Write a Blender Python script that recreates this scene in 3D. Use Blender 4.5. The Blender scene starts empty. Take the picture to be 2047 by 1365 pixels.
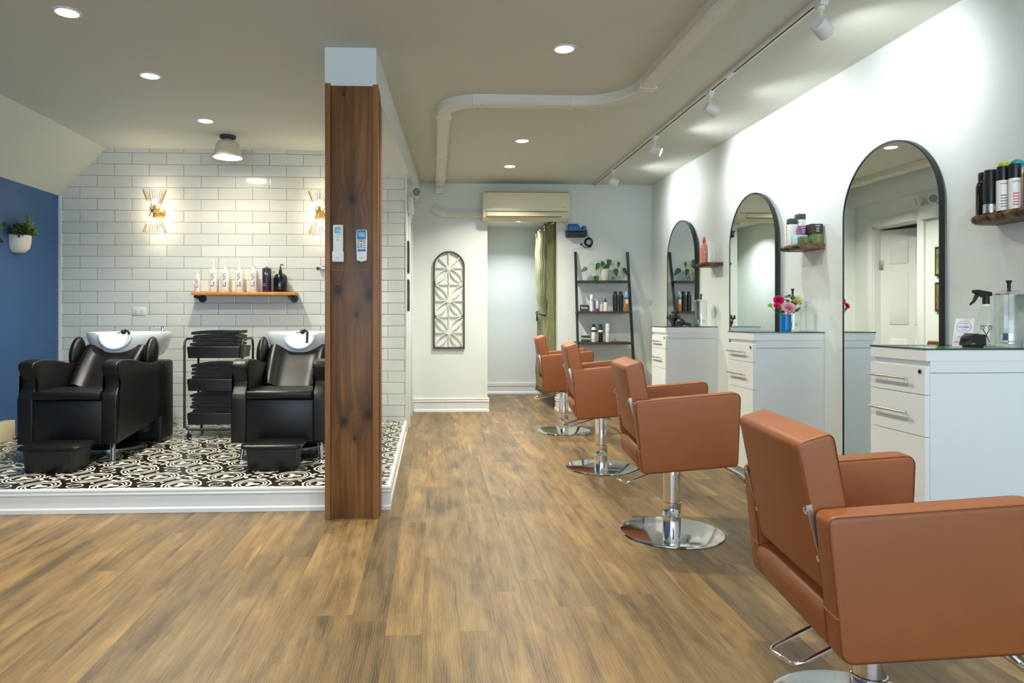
import bpy, bmesh, math, random
from mathutils import Vector, Matrix

# ------------------------------------------------------------------ camera, light, exposure
sc = bpy.context.scene
COL = sc.collection
PI = math.pi
sc.view_settings.view_transform = 'Standard'
sc.view_settings.look = 'None'
sc.view_settings.gamma = 1.0
sc.view_settings.exposure = 0.36
sc.view_settings.use_curve_mapping = False
sc.cycles.use_denoising = True
sc.cycles.max_bounces = 9
sc.cycles.diffuse_bounces = 4
sc.cycles.glossy_bounces = 5
sc.cycles.transparent_max_bounces = 16
sc.cycles.caustics_reflective = False
sc.cycles.caustics_refractive = False
sc.cycles.sample_clamp_indirect = 4.0

W_, H_, F_, PX, PY = 2047.0, 1365.0, 1370.0, 927.0, 632.0
cam = bpy.data.cameras.new('camera')
cam.sensor_width = 36.0
cam.lens = F_ / W_ * 36.0
cam.shift_x = (W_ / 2 - PX) / W_
cam.shift_y = (PY - H_ / 2) / W_
cam.clip_start = 0.05
co = bpy.data.objects.new('camera', cam)
co.location = (0, 0, 1.04)
co.rotation_euler = (PI / 2, 0, -math.atan(0.0457))
COL.objects.link(co)
sc.camera = co

wd = bpy.data.worlds.new('world')
sc.world = wd
wd.use_nodes = True
wd.node_tree.nodes['Background'].inputs[0].default_value = (0.62, 0.78, 1.0, 1)
wd.node_tree.nodes['Background'].inputs[1].default_value = 1.0

CEIL = 2.486      # ceiling height
PLAT = 0.122      # height of the raised wash area
TILE_Y = 6.03     # tiled wall
BACK = 7.46       # back wall
RW = 2.418        # side wall with the mirrors
LW = -3.2         # blue wall


def light(kind, name, loc, energy, color, **kw):
    d = bpy.data.lights.new(name, kind)
    d.energy = energy
    d.color = color
    for k, v in kw.items():
        if k not in ('rot', 'to'):
            setattr(d, k, v)
    o = bpy.data.objects.new(name, d)
    o.location = loc
    if 'to' in kw:
        o.rotation_euler = (Vector(kw['to']) - Vector(loc)).to_track_quat('-Z', 'Y').to_euler()
    elif 'rot' in kw:
        o.rotation_euler = kw['rot']
    COL.objects.link(o)
    return o


# daylight entering through the shop window behind the camera
DAY = light('AREA', 'daylight', (0.0, -2.38, 1.35), 100, (0.66, 0.83, 1.0), shape='RECTANGLE', size=4.6, size_y=1.9,
            rot=(PI / 2, 0, 0))
CAN_E, SPOT_E = 18.0, 25.0
WARM = (1.0, 0.84, 0.62)
CANC = (1.0, 0.965, 0.83)

# ------------------------------------------------------------------ materials


def srgb(r, g, b):
    def f(c):
        c /= 255.0
        return c / 12.92 if c <= 0.04045 else ((c + 0.055) / 1.055) ** 2.4
    return (f(r), f(g), f(b), 1)


class NT:
    """small helper for node maths"""

    def __init__(s, m):
        s.m = m
        s.t = m.node_tree

    def n(s, typ, **kw):
        x = s.t.nodes.new(typ)
        for k, v in kw.items():
            setattr(x, k, v)
        return x

    def put(s, sock, v):
        if hasattr(v, 'is_output') or isinstance(v, bpy.types.NodeSocket):
            s.t.links.new(v, sock)
        else:
            sock.default_value = v

    def f(s, op, a, b=None, c=None, clamp=False):
        x = s.n('ShaderNodeMath', operation=op, use_clamp=clamp)
        s.put(x.inputs[0], a)
        if b is not None:
            s.put(x.inputs[1], b)
        if c is not None:
            s.put(x.inputs[2], c)
        return x.outputs[0]

    def xyz(s, v):
        x = s.n('ShaderNodeSeparateXYZ')
        s.put(x.inputs[0], v)
        return x.outputs[0], x.outputs[1], x.outputs[2]

    def vec(s, a, b, c=0.0):
        x = s.n('ShaderNodeCombineXYZ')
        s.put(x.inputs[0], a)
        s.put(x.inputs[1], b)
        s.put(x.inputs[2], c)
        return x.outputs[0]

    def noise(s, v, scale=5, detail=3, rough=0.5, dist=0.0):
        x = s.n('ShaderNodeTexNoise')
        s.put(x.inputs['Vector'], v)
        x.inputs['Scale'].default_value = scale
        x.inputs['Detail'].default_value = detail
        x.inputs['Roughness'].default_value = rough
        x.inputs['Distortion'].default_value = dist
        return x.outputs['Fac']

    def ramp(s, fac, stops):
        x = s.n('ShaderNodeValToRGB')
        s.put(x.inputs[0], fac)
        e = x.color_ramp.elements
        while len(e) < len(stops):
            e.new(0.5)
        for q, (p, c) in zip(e, stops):
            q.position = p
            q.color = c
        return x.outputs[0]

    def mix(s, fac, a, b, mode='MIX'):
        x = s.n('ShaderNodeMix', data_type='RGBA', blend_type=mode)
        s.put(x.inputs[0], fac)
        s.put(x.inputs[6], a)
        s.put(x.inputs[7], b)
        return x.outputs[2]

    def bump(s, h, strength=0.2, dist=0.01):
        x = s.n('ShaderNodeBump')
        s.put(x.inputs['Height'], h)
        x.inputs['Strength'].default_value = strength
        x.inputs['Distance'].default_value = dist
        s.t.links.new(x.outputs[0], s.bsdf.inputs['Normal'])

    @property
    def bsdf(s):
        return s.t.nodes['Principled BSDF']

    @property
    def obj(s):
        return s.n('ShaderNodeTexCoord').outputs['Object']

    @property
    def pos(s):
        return s.n('ShaderNodeNewGeometry').outputs['Position']


def mat(name, col, rough=0.5, metal=0.0, spec=0.5, coat=0.0, noise=0.0, nscale=20, bump=0.0, bscale=60, emit=None, es=0.0,
        sheen=0.0):
    m = bpy.data.materials.new(name)
    m.use_nodes = True
    k = NT(m)
    b = k.bsdf
    b.inputs['Base Color'].default_value = col
    b.inputs['Roughness'].default_value = rough
    b.inputs['Metallic'].default_value = metal
    b.inputs['Specular IOR Level'].default_value = spec
    b.inputs['Coat Weight'].default_value = coat
    if sheen:
        b.inputs['Sheen Weight'].default_value = sheen
    if emit:
        b.inputs['Emission Color'].default_value = emit
        b.inputs['Emission Strength'].default_value = es
    v = k.obj
    nz = k.noise(v, nscale, 3)
    if noise > 0:
        d = tuple(c * (1 - noise) for c in col[:3]) + (1,)
        l = tuple(min(1, c * (1 + noise)) for c in col[:3]) + (1,)
        c = k.ramp(nz, [(0.3, d), (0.7, l)])
        m.node_tree.links.new(c, b.inputs['Base Color'])
    if bump > 0:
        k.bump(k.noise(v, bscale, 3), bump, 0.002)
    return m


M = {}
M['wall'] = mat('wall paint', srgb(224, 230, 226), 0.55, noise=0.012, nscale=3, bump=0.08, bscale=120)
M['ceil'] = mat('ceiling paint', srgb(208, 211, 200), 0.8, noise=0.015, nscale=2, bump=0.05, bscale=90)
M['trim'] = mat('trim paint', srgb(228, 231, 230), 0.35, noise=0.01)
M['blue'] = mat('blue wall paint', srgb(52, 92, 142), 0.5, noise=0.04, nscale=4, bump=0.05, bscale=100)
M['leather'] = mat('caramel leather', srgb(149, 85, 42), 0.5, noise=0.05, nscale=9, bump=0.14, bscale=420)
M['seam'] = mat('leather seam', srgb(104, 56, 30), 0.6, noise=0.05)
M['chrome'] = mat('chrome', (0.82, 0.83, 0.84, 1), 0.07, 1.0, noise=0.01)
M['steel'] = mat('brushed steel', (0.62, 0.61, 0.58, 1), 0.28, 1.0, noise=0.03)
M['plate'] = mat('polished plate', (0.74, 0.745, 0.74, 1), 0.09, 1.0, noise=0.02, nscale=4)
M['blackleather'] = mat('black vinyl', srgb(11, 11, 11), 0.38, spec=0.4, noise=0.05, nscale=7, bump=0.1, bscale=240)
M['blackplastic'] = mat('black plastic', srgb(14, 15, 17), 0.45, noise=0.06)
M['blackmetal'] = mat('black painted metal', srgb(26, 27, 27), 0.35, spec=0.6, noise=0.05)
M['porcelain'] = mat('white porcelain', srgb(226, 232, 236), 0.08, coat=0.5, noise=0.008)
M['towel'] = mat('black towelling', srgb(13, 15, 24), 0.95, noise=0.25, nscale=90, bump=0.8, bscale=300, sheen=0.25)
M['lam'] = mat('white laminate', srgb(232, 236, 235), 0.25, noise=0.006, nscale=4)
M['lamside'] = mat('white side panel', srgb(228, 234, 236), 0.3, noise=0.006, nscale=4)
M['gap'] = mat('dark gap', srgb(40, 36, 32), 0.8, noise=0.05)
M['glassedge'] = mat('green glass edge', srgb(22, 62, 50), 0.12, noise=0.05)
M['frameblack'] = mat('black mirror frame', srgb(16, 24, 24), 0.35, noise=0.05)
M['beige'] = mat('aged cream plastic', srgb(222, 216, 186), 0.4, noise=0.012, nscale=3)
M['beigeD'] = mat('cream louvre shadow gap', srgb(120, 108, 78), 0.6, noise=0.05)
M['whiteplastic'] = mat('white plastic', srgb(228, 230, 226), 0.35, noise=0.01)
M['duct'] = mat('white raceway', srgb(218, 218, 206), 0.45, noise=0.012, nscale=3)
M['bronze'] = mat('dark walnut stain', srgb(66, 54, 42), 0.5, noise=0.2, nscale=14)
M['fret'] = mat('whitewashed fretwork', srgb(222, 220, 208), 0.6, noise=0.03)
M['brass'] = mat('brushed brass', (0.78, 0.55, 0.24, 1), 0.25, 1.0, noise=0.04)
M['curtain'] = mat('olive satin', srgb(122, 122, 78), 0.42, noise=0.05, nscale=5, sheen=0.3)
M['greyband'] = mat('dark grey metal', srgb(60, 62, 62), 0.4, noise=0.05)
M['cream'] = mat('cream enamel', srgb(206, 194, 156), 0.4, noise=0.02)
M['bluep'] = mat('blue moulded plastic', srgb(12, 92, 160), 0.35, noise=0.03)
M['green'] = mat('deep green leaf', srgb(44, 92, 38), 0.42, noise=0.28, nscale=22)
M['greenl'] = mat('light green leaf', srgb(128, 152, 44), 0.5, noise=0.3, nscale=25)
M['greend'] = mat('dark small leaves', srgb(52, 80, 34), 0.55, noise=0.35, nscale=25)
M['stem'] = mat('green stem', srgb(104, 140, 70), 0.5, noise=0.1)
M['pot'] = mat('white glazed pot', srgb(226, 222, 212), 0.45, noise=0.03)
M['shelfdark'] = mat('dark shelf board', srgb(62, 52, 44), 0.5, noise=0.12, nscale=12)
M['led'] = mat('lit lamp lens', (1, 1, 1, 1), 0.5, emit=(1.0, 0.96, 0.86, 1), es=9.0)
M['ledwarm'] = mat('lit bulb', (1, 1, 1, 1), 0.5, emit=(1.0, 0.83, 0.58, 1), es=30.0)
M['ledcool'] = mat('lit track lamp', (1, 1, 1, 1), 0.5, emit=(0.93, 0.98, 1.0, 1), es=14.0)
M['shadewhite'] = mat('shade enamel', srgb(206, 200, 178), 0.35, noise=0.01)
M['lcd'] = mat('pale blue display', srgb(120, 186, 210), 0.2, noise=0.03)
M['lcdb'] = mat('deep blue display frame', srgb(34, 118, 172), 0.3, noise=0.03)
M['orange'] = mat('orange key', srgb(206, 118, 40), 0.5, noise=0.03)
M['greyp'] = mat('grey print', srgb(120, 130, 128), 0.6, noise=0.03)
M['ink'] = mat('black ink', srgb(28, 40, 44), 0.6, noise=0.03)
M['whiteink'] = mat('white ink', srgb(226, 230, 232), 0.6, noise=0.01)
M['goldink'] = mat('gold ink', srgb(206, 168, 86), 0.4, noise=0.03)
M['redink'] = mat('red ink', srgb(226, 60, 90), 0.6, noise=0.03)
M['blueink'] = mat('blue ink', srgb(70, 110, 190), 0.6, noise=0.03)
M['btlw'] = mat('white bottle', srgb(234, 232, 226), 0.3, noise=0.01)
M['btlp'] = mat('dark plum bottle', srgb(48, 42, 60), 0.3, noise=0.05)
M['btlk'] = mat('glossy black bottle', srgb(14, 20, 24), 0.15, noise=0.05)
M['btlkm'] = mat('matte black can', srgb(22, 24, 28), 0.35, noise=0.05)
M['orangewood'] = mat('oiled pine board', srgb(206, 138, 66), 0.45, noise=0.12, nscale=6)
M['art1'] = mat('framed print', srgb(120, 124, 80), 0.4, noise=0.5, nscale=14)
M['art2'] = mat('framed gold print', srgb(132, 96, 44), 0.4, noise=0.6, nscale=40)
M['card'] = mat('white card', srgb(232, 232, 238), 0.5, noise=0.01)
M['darkgreen'] = mat('blackish green card', srgb(34, 50, 42), 0.5, noise=0.05)


def glassy(name, tint, gl=0.9, edge=0.45):
    m = bpy.data.materials.new(name)
    m.use_nodes = True
    k = NT(m)
    t = k.n('ShaderNodeBsdfTransparent')
    t.inputs[0].default_value = tint
    g = k.n('ShaderNodeBsdfGlossy')
    g.inputs['Roughness'].default_value = 0.02
    g.inputs[0].default_value = (gl, gl, gl, 1)
    lw = k.n('ShaderNodeLayerWeight')
    lw.inputs[0].default_value = 0.5
    mx = k.n('ShaderNodeMixShader')
    k.put(mx.inputs[0], k.f('MULTIPLY_ADD', k.f('POWER', lw.outputs['Facing'], 4.0), edge, 0.045))
    k.t.links.new(t.outputs[0], mx.inputs[1])
    k.t.links.new(g.outputs[0], mx.inputs[2])
    k.t.links.new(mx.outputs[0], k.t.nodes['Material Output'].inputs[0])
    return m


M['topglass'] = glassy('counter glass', (0.86, 0.95, 0.92, 1))
M['glass'] = glassy('clear glass', (0.972, 0.986, 0.98, 1), 0.9, 0.6)
m = mat('silvered mirror', (0.8, 0.85, 0.835, 1), 0.0, 1.0)
M['mirror'] = m


def tile_wall_mat():
    m = mat('white subway tile', srgb(218, 220, 214), 0.12)
    k = NT(m)
    x, y, z = k.xyz(k.pos)
    px, pz = 0.2925, 0.0997
    v = k.f('DIVIDE', k.f('SUBTRACT', z, 1.952), pz)
    row = k.f('FLOOR', v)
    fv = k.f('SUBTRACT', v, row)
    par = k.f('ABSOLUTE', k.f('MODULO', row, 2.0))
    u = k.f('ADD', k.f('DIVIDE', k.f('SUBTRACT', x, -3.17), px), k.f('MULTIPLY', par, 0.5))
    cu = k.f('FLOOR', u)
    fu = k.f('SUBTRACT', u, cu)
    eu = k.f('MULTIPLY', k.f('MINIMUM', fu, k.f('SUBTRACT', 1.0, fu)), px)
    ev = k.f('MULTIPLY', k.f('MINIMUM', fv, k.f('SUBTRACT', 1.0, fv)), pz)
    e = k.f('MINIMUM', eu, ev)
    g = k.f('LESS_THAN', e, 0.0017)
    wn = k.n('ShaderNodeTexWhiteNoise', noise_dimensions='2D')
    k.put(wn.inputs['Vector'], k.vec(cu, row))
    tone = k.ramp(wn.outputs[0], [(0.0, srgb(214, 217, 210)), (1.0, srgb(224, 226, 220))])
    c = k.mix(g, tone, srgb(112, 108, 96))
    k.t.links.new(c, k.bsdf.inputs['Base Color'])
    k.t.links.new(k.f('MULTIPLY_ADD', g, 0.6, 0.12), k.bsdf.inputs['Roughness'])
    h = k.f('DIVIDE', e, 0.008, clamp=True)
    h2 = k.f('ADD', h, k.f('MULTIPLY', k.noise(k.pos, 6, 1), 0.35))
    tilt = k.f('MULTIPLY', wn.outputs[0], 0.0)
    k.bump(k.f('ADD', h2, tilt), 0.35, 0.003)
    return m


M['tilewall'] = tile_wall_mat()


def floor_mat():
    m = mat('vinyl oak planks', srgb(150, 118, 78), 0.42)
    k = NT(m)
    x, y, z = k.xyz(k.pos)
    w, L = 0.122, 1.22
    u = k.f('DIVIDE', k.f('ADD', x, 0.033), w)
    cu = k.f('FLOOR', u)
    fu = k.f('SUBTRACT', u, cu)
    wn1 = k.n('ShaderNodeTexWhiteNoise', noise_dimensions='1D')
    k.put(wn1.inputs['W'], cu)
    v = k.f('ADD', k.f('DIVIDE', y, L), wn1.outputs[0])
    cv = k.f('FLOOR', v)
    fv = k.f('SUBTRACT', v, cv)
    wn = k.n('ShaderNodeTexWhiteNoise', noise_dimensions='2D')
    k.put(wn.inputs['Vector'], k.vec(cu, cv))
    rid = wn.outputs[0]
    wx, wy, wz = k.xyz(wn.outputs[1])
    # grain coordinates, shifted per plank
    gx = k.f('ADD', x, k.f('MULTIPLY', rid, 17.0))
    gy = k.f('ADD', y, k.f('MULTIPLY', wx, 31.0))
    g1 = k.noise(k.vec(k.f('MULTIPLY', gx, 26.0), k.f('MULTIPLY', gy, 1.6), rid), 1.0, 5, 0.6, 0.6)
    blot = k.noise(k.vec(k.f('MULTIPLY', gx, 9.0), k.f('MULTIPLY', gy, 2.2), rid), 1.0, 3, 0.55, 0.8)
    # cathedral figure
    wv = k.n('ShaderNodeTexWave', wave_type='RINGS', rings_direction='Y')
    k.put(wv.inputs['Vector'], k.vec(k.f('MULTIPLY', gx, 6.0), k.f('MULTIPLY', gy, 0.9), rid))
    wv.inputs['Scale'].default_value = 7.0
    wv.inputs['Distortion'].default_value = 7.0
    wv.inputs['Detail'].default_value = 3.0
    wv.inputs['Detail Scale'].default_value = 1.2
    fine = k.noise(k.vec(k.f('MULTIPLY', gx, 240.0), k.f('MULTIPLY', gy, 7.0), rid), 1.0, 2, 0.6)
    base = k.ramp(k.f('ADD', k.f('MULTIPLY', g1, 0.5), k.f('MULTIPLY', blot, 0.5)),
                  [(0.36, srgb(72, 55, 36)), (0.45, srgb(114, 91, 60)), (0.55, srgb(140, 114, 77)), (0.68, srgb(170, 141, 97))])
    tone = k.ramp(rid, [(0.0, srgb(190, 186, 174)), (0.35, srgb(222, 218, 204)), (0.7, srgb(240, 234, 214)), (1.0, srgb(250, 236, 204))])
    c = k.mix(1.0, base, tone, 'MULTIPLY')
    c = k.mix(k.f('MULTIPLY', wv.outputs['Fac'], 0.16), c, srgb(196, 170, 126))
    fn = k.f('MULTIPLY', k.f('GREATER_THAN', fine, 0.56), 0.20)
    c = k.mix(fn, c, srgb(92, 66, 40))
    # knots
    vo = k.n('ShaderNodeTexVoronoi')
    k.put(vo.inputs['Vector'], k.vec(k.f('MULTIPLY', gx, 1.6), k.f('MULTIPLY', gy, 0.95), rid))
    vo.inputs['Scale'].default_value = 1.6
    kn = k.f('SUBTRACT', 1.0, k.f('MULTIPLY', vo.outputs['Distance'], 9.0), clamp=True)
    c = k.mix(k.f('MULTIPLY', kn, 0.55), c, srgb(70, 50, 34))
    eu = k.f('MULTIPLY', k.f('MINIMUM', fu, k.f('SUBTRACT', 1.0, fu)), w)
    ev = k.f('MULTIPLY', k.f('MINIMUM', fv, k.f('SUBTRACT', 1.0, fv)), L)
    g = k.f('LESS_THAN', k.f('MINIMUM', eu, ev), 0.0009)
    c = k.mix(k.f('MULTIPLY', g, 0.5), c, srgb(70, 52, 34))
    k.t.links.new(c, k.bsdf.inputs['Base Color'])
    k.t.links.new(k.f('MULTIPLY_ADD', fine, 0.25, 0.3), k.bsdf.inputs['Roughness'])
    k.bump(k.f('SUBTRACT', k.f('MULTIPLY', fine, 0.6), g), 0.22, 0.002)
    return m


M['floor'] = floor_mat()


def pattern_mat():
    m = mat('black and white encaustic tile', srgb(30, 26, 18), 0.3)
    k = NT(m)
    x, y, z = k.xyz(k.pos)
    P = 0.378
    wob = k.f('MULTIPLY', k.f('SUBTRACT', k.noise(k.pos, 30, 1), 0.5), 0.006)
    u = k.f('DIVIDE', k.f('ADD', k.f('SUBTRACT', x, -1.555), wob), P)
    v = k.f('DIVIDE', k.f('ADD', k.f('SUBTRACT', y, 3.80), wob), P)

    def cell(s, off):
        a = k.f('ADD', s, off)
        return k.f('MULTIPLY', k.f('SUBTRACT', k.f('SUBTRACT', a, k.f('FLOOR', a)), 0.5), P)

    def band(r, lo, hi):
        return k.f('MULTIPLY', k.f('GREATER_THAN', r, lo), k.f('LESS_THAN', r, hi))

    def polar(a, b):
        r = k.f('SQRT', k.f('ADD', k.f('MULTIPLY', a, a), k.f('MULTIPLY', b, b)))
        return r, k.f('ARCTAN2', b, a)

    def mx(*a):
        r = a[0]
        for q in a[1:]:
            r = k.f('MAXIMUM', r, q)
        return r
    ax, ay = cell(u, 0.5), cell(v, 0.5)      # about the small rings
    bx, by = cell(u, 0.0), cell(v, 0.0)      # about the cell centre
    r0, t0 = polar(ax, ay)
    r1, t1 = polar(bx, by)
    ring = band(r0, 0.036, 0.043)
    cross = k.f('MULTIPLY', k.f('LESS_THAN', k.f('ABSOLUTE', k.f('SINE', k.f('MULTIPLY', t0, 2.0))), 0.16), k.f('LESS_THAN', r0, 0.03))
    # eight leaf tips round each small ring
    ca = k.f('ABSOLUTE', k.f('COSINE', k.f('MULTIPLY', t0, 4.0)))
    lobe = k.f('SUBTRACT', 1.0, k.f('DIVIDE', k.f('ABSOLUTE', k.f('SUBTRACT', r0, 0.088)), 0.03))
    leaf = k.f('GREATER_THAN', k.f('MULTIPLY', lobe, ca), 0.72)
    leaf = k.f('MULTIPLY', leaf, k.f('GREATER_THAN', r0, 0.055))
    # four rosettes of concentric arcs between the ring centres
    out = [ring, cross, leaf]
    for (cx_, cy_) in ((u, None), (None, v)):
        ex = cell(u, 0.5) if cx_ is None else cell(u, 0.0)
        ey = cell(v, 0.0) if cy_ is not None else cell(v, 0.5)
        r, t = polar(ex, ey)
        wav = k.f('MULTIPLY', k.f('COSINE', k.f('MULTIPLY', t, 2.0)), 0.007)
        rw_ = k.f('ADD', r, wav)
        out.append(band(rw_, 0.101, 0.109))
        out.append(band(rw_, 0.080, 0.088))
        out.append(band(r, 0.060, 0.067))
        pet = k.f('ADD', 0.030, k.f('MULTIPLY', k.f('COSINE', k.f('MULTIPLY', t, 3.0)), 0.014))
        out.append(k.f('LESS_THAN', r, pet))
    # centre motif
    pet = k.f('ADD', 0.034, k.f('MULTIPLY', k.f('COSINE', k.f('MULTIPLY', t1, 4.0)), 0.018))
    out.append(band(k.f('DIVIDE', r1, pet), 0.5, 1.0))
    out.append(k.f('MULTIPLY', band(r1, 0.07, 0.09), k.f('GREATER_THAN', k.f('ABSOLUTE', k.f('SINE', k.f('MULTIPLY', t1, 4.0))), 0.55)))
    white = mx(*out)
    # grout lines
    hx = k.f('ABSOLUTE', ax)
    hy = k.f('ABSOLUTE', ay)
    hb = k.f('MINIMUM', k.f('MINIMUM', hx, hy), k.f('MINIMUM', k.f('ABSOLUTE', bx), k.f('ABSOLUTE', by)))
    g = k.f('LESS_THAN', hb, 0.0009)
    c = k.mix(white, srgb(24, 21, 14), srgb(232, 229, 214))
    c = k.mix(k.f('MULTIPLY', g, 0.6), c, srgb(120, 116, 104))
    k.t.links.new(c, k.bsdf.inputs['Base Color'])
    return m


M['pattern'] = pattern_mat()


def pine_mat(name, dark, mid, light_, knots):
    """stained pine, grain along Z, with knots at given (x, z) places"""
    m = mat(name, mid, 0.45)
    k = NT(m)
    x, y, z = k.xyz(k.pos)
    dx = x
    dark_sum = None
    for (kx, kz, s) in knots:
        a = k.f('DIVIDE', k.f('SUBTRACT', x, kx), s)
        b = k.f('DIVIDE', k.f('SUBTRACT', z, kz), s * 1.5)
        r2 = k.f('ADD', k.f('MULTIPLY', a, a), k.f('MULTIPLY', b, b))
        g = k.f('EXPONENT', k.f('MULTIPLY', r2, -0.35))
        dx = k.f('ADD', dx, k.f('MULTIPLY', k.f('MULTIPLY', a, g), s * 1.3))
        ring = k.f('EXPONENT', k.f('MULTIPLY', r2, -3.5))
        rr = k.f('MULTIPLY', k.f('EXPONENT', k.f('MULTIPLY', r2, -0.8)), k.f('MULTIPLY', k.f('ADD', k.f('SINE', k.f('MULTIPLY', k.f('SQRT', r2), 16.0)), 1.0), 0.22))
        up = k.f('MULTIPLY', k.f('EXPONENT', k.f('MULTIPLY', k.f('ADD', k.f('MULTIPLY', a, a), k.f('POWER', k.f('SUBTRACT', b, 1.3), 2.0)), -0.5)), 0.45)
        tot = k.f('ADD', k.f('ADD', ring, rr), up)
        dark_sum = tot if dark_sum is None else k.f('ADD', dark_sum, tot)
    g1 = k.noise(k.vec(k.f('MULTIPLY', dx, 42.0), k.f('MULTIPLY', y, 42.0), k.f('MULTIPLY', z, 1.3)), 1.0, 5, 0.6, 0.4)
    g2 = k.noise(k.vec(k.f('MULTIPLY', dx, 7.0), k.f('MULTIPLY', y, 7.0), k.f('MULTIPLY', z, 1.4)), 1.0, 3, 0.5, 0.7)
    f = k.f('ADD', k.f('MULTIPLY', g1, 0.45), k.f('MULTIPLY', g2, 0.55))
    c = k.ramp(f, [(0.28, dark), (0.5, mid), (0.72, light_)])
    if dark_sum is not None:
        c = k.mix(k.f('MULTIPLY', dark_sum, 0.8, clamp=True), c, srgb(34, 20, 14))
    k.t.links.new(c, k.bsdf.inputs['Base Color'])
    k.t.links.new(k.f('MULTIPLY_ADD', g1, 0.2, 0.38), k.bsdf.inputs['Roughness'])
    k.bump(g1, 0.1, 0.002)
    return m


M['pine'] = pine_mat('walnut stained pine board', srgb(56, 36, 20), srgb(106, 69, 36), srgb(156, 108, 58),
                     [(-0.41, 1.64, 0.030), (-0.455, 2.18, 0.013), (-0.39, 1.045, 0.022), (-0.485, 1.17, 0.036), (-0.325, 1.15, 0.036), (-0.455, 0.495, 0.032), (-0.40, 0.41, 0.016), (-0.33, 0.53, 0.040)])
M['pinestrip'] = pine_mat('lighter stained pine strip', srgb(98, 62, 34), srgb(138, 92, 52), srgb(168, 120, 70), [])


def live_edge_mat():
    m = mat('dark live edge wood', srgb(70, 46, 30), 0.45)
    k = NT(m)
    v = k.obj
    x, y, z = k.xyz(v)
    g = k.noise(k.vec(k.f('MULTIPLY', x, 30.0), k.f('MULTIPLY', y, 30.0), k.f('MULTIPLY', z, 60.0)), 1.0, 3)
    band = k.noise(k.vec(0.0, k.f('MULTIPLY', y, 26.0), 0.0), 1.0, 1)
    c = k.ramp(k.f('ADD', k.f('MULTIPLY', g, 0.4), k.f('MULTIPLY', band, 0.6)),
               [(0.38, srgb(34, 20, 14)), (0.5, srgb(78, 52, 36)), (0.62, srgb(134, 100, 70))])
    k.t.links.new(c, k.bsdf.inputs['Base Color'])
    return m


M['liveedge'] = live_edge_mat()

# ------------------------------------------------------------------ geometry helpers


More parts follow.
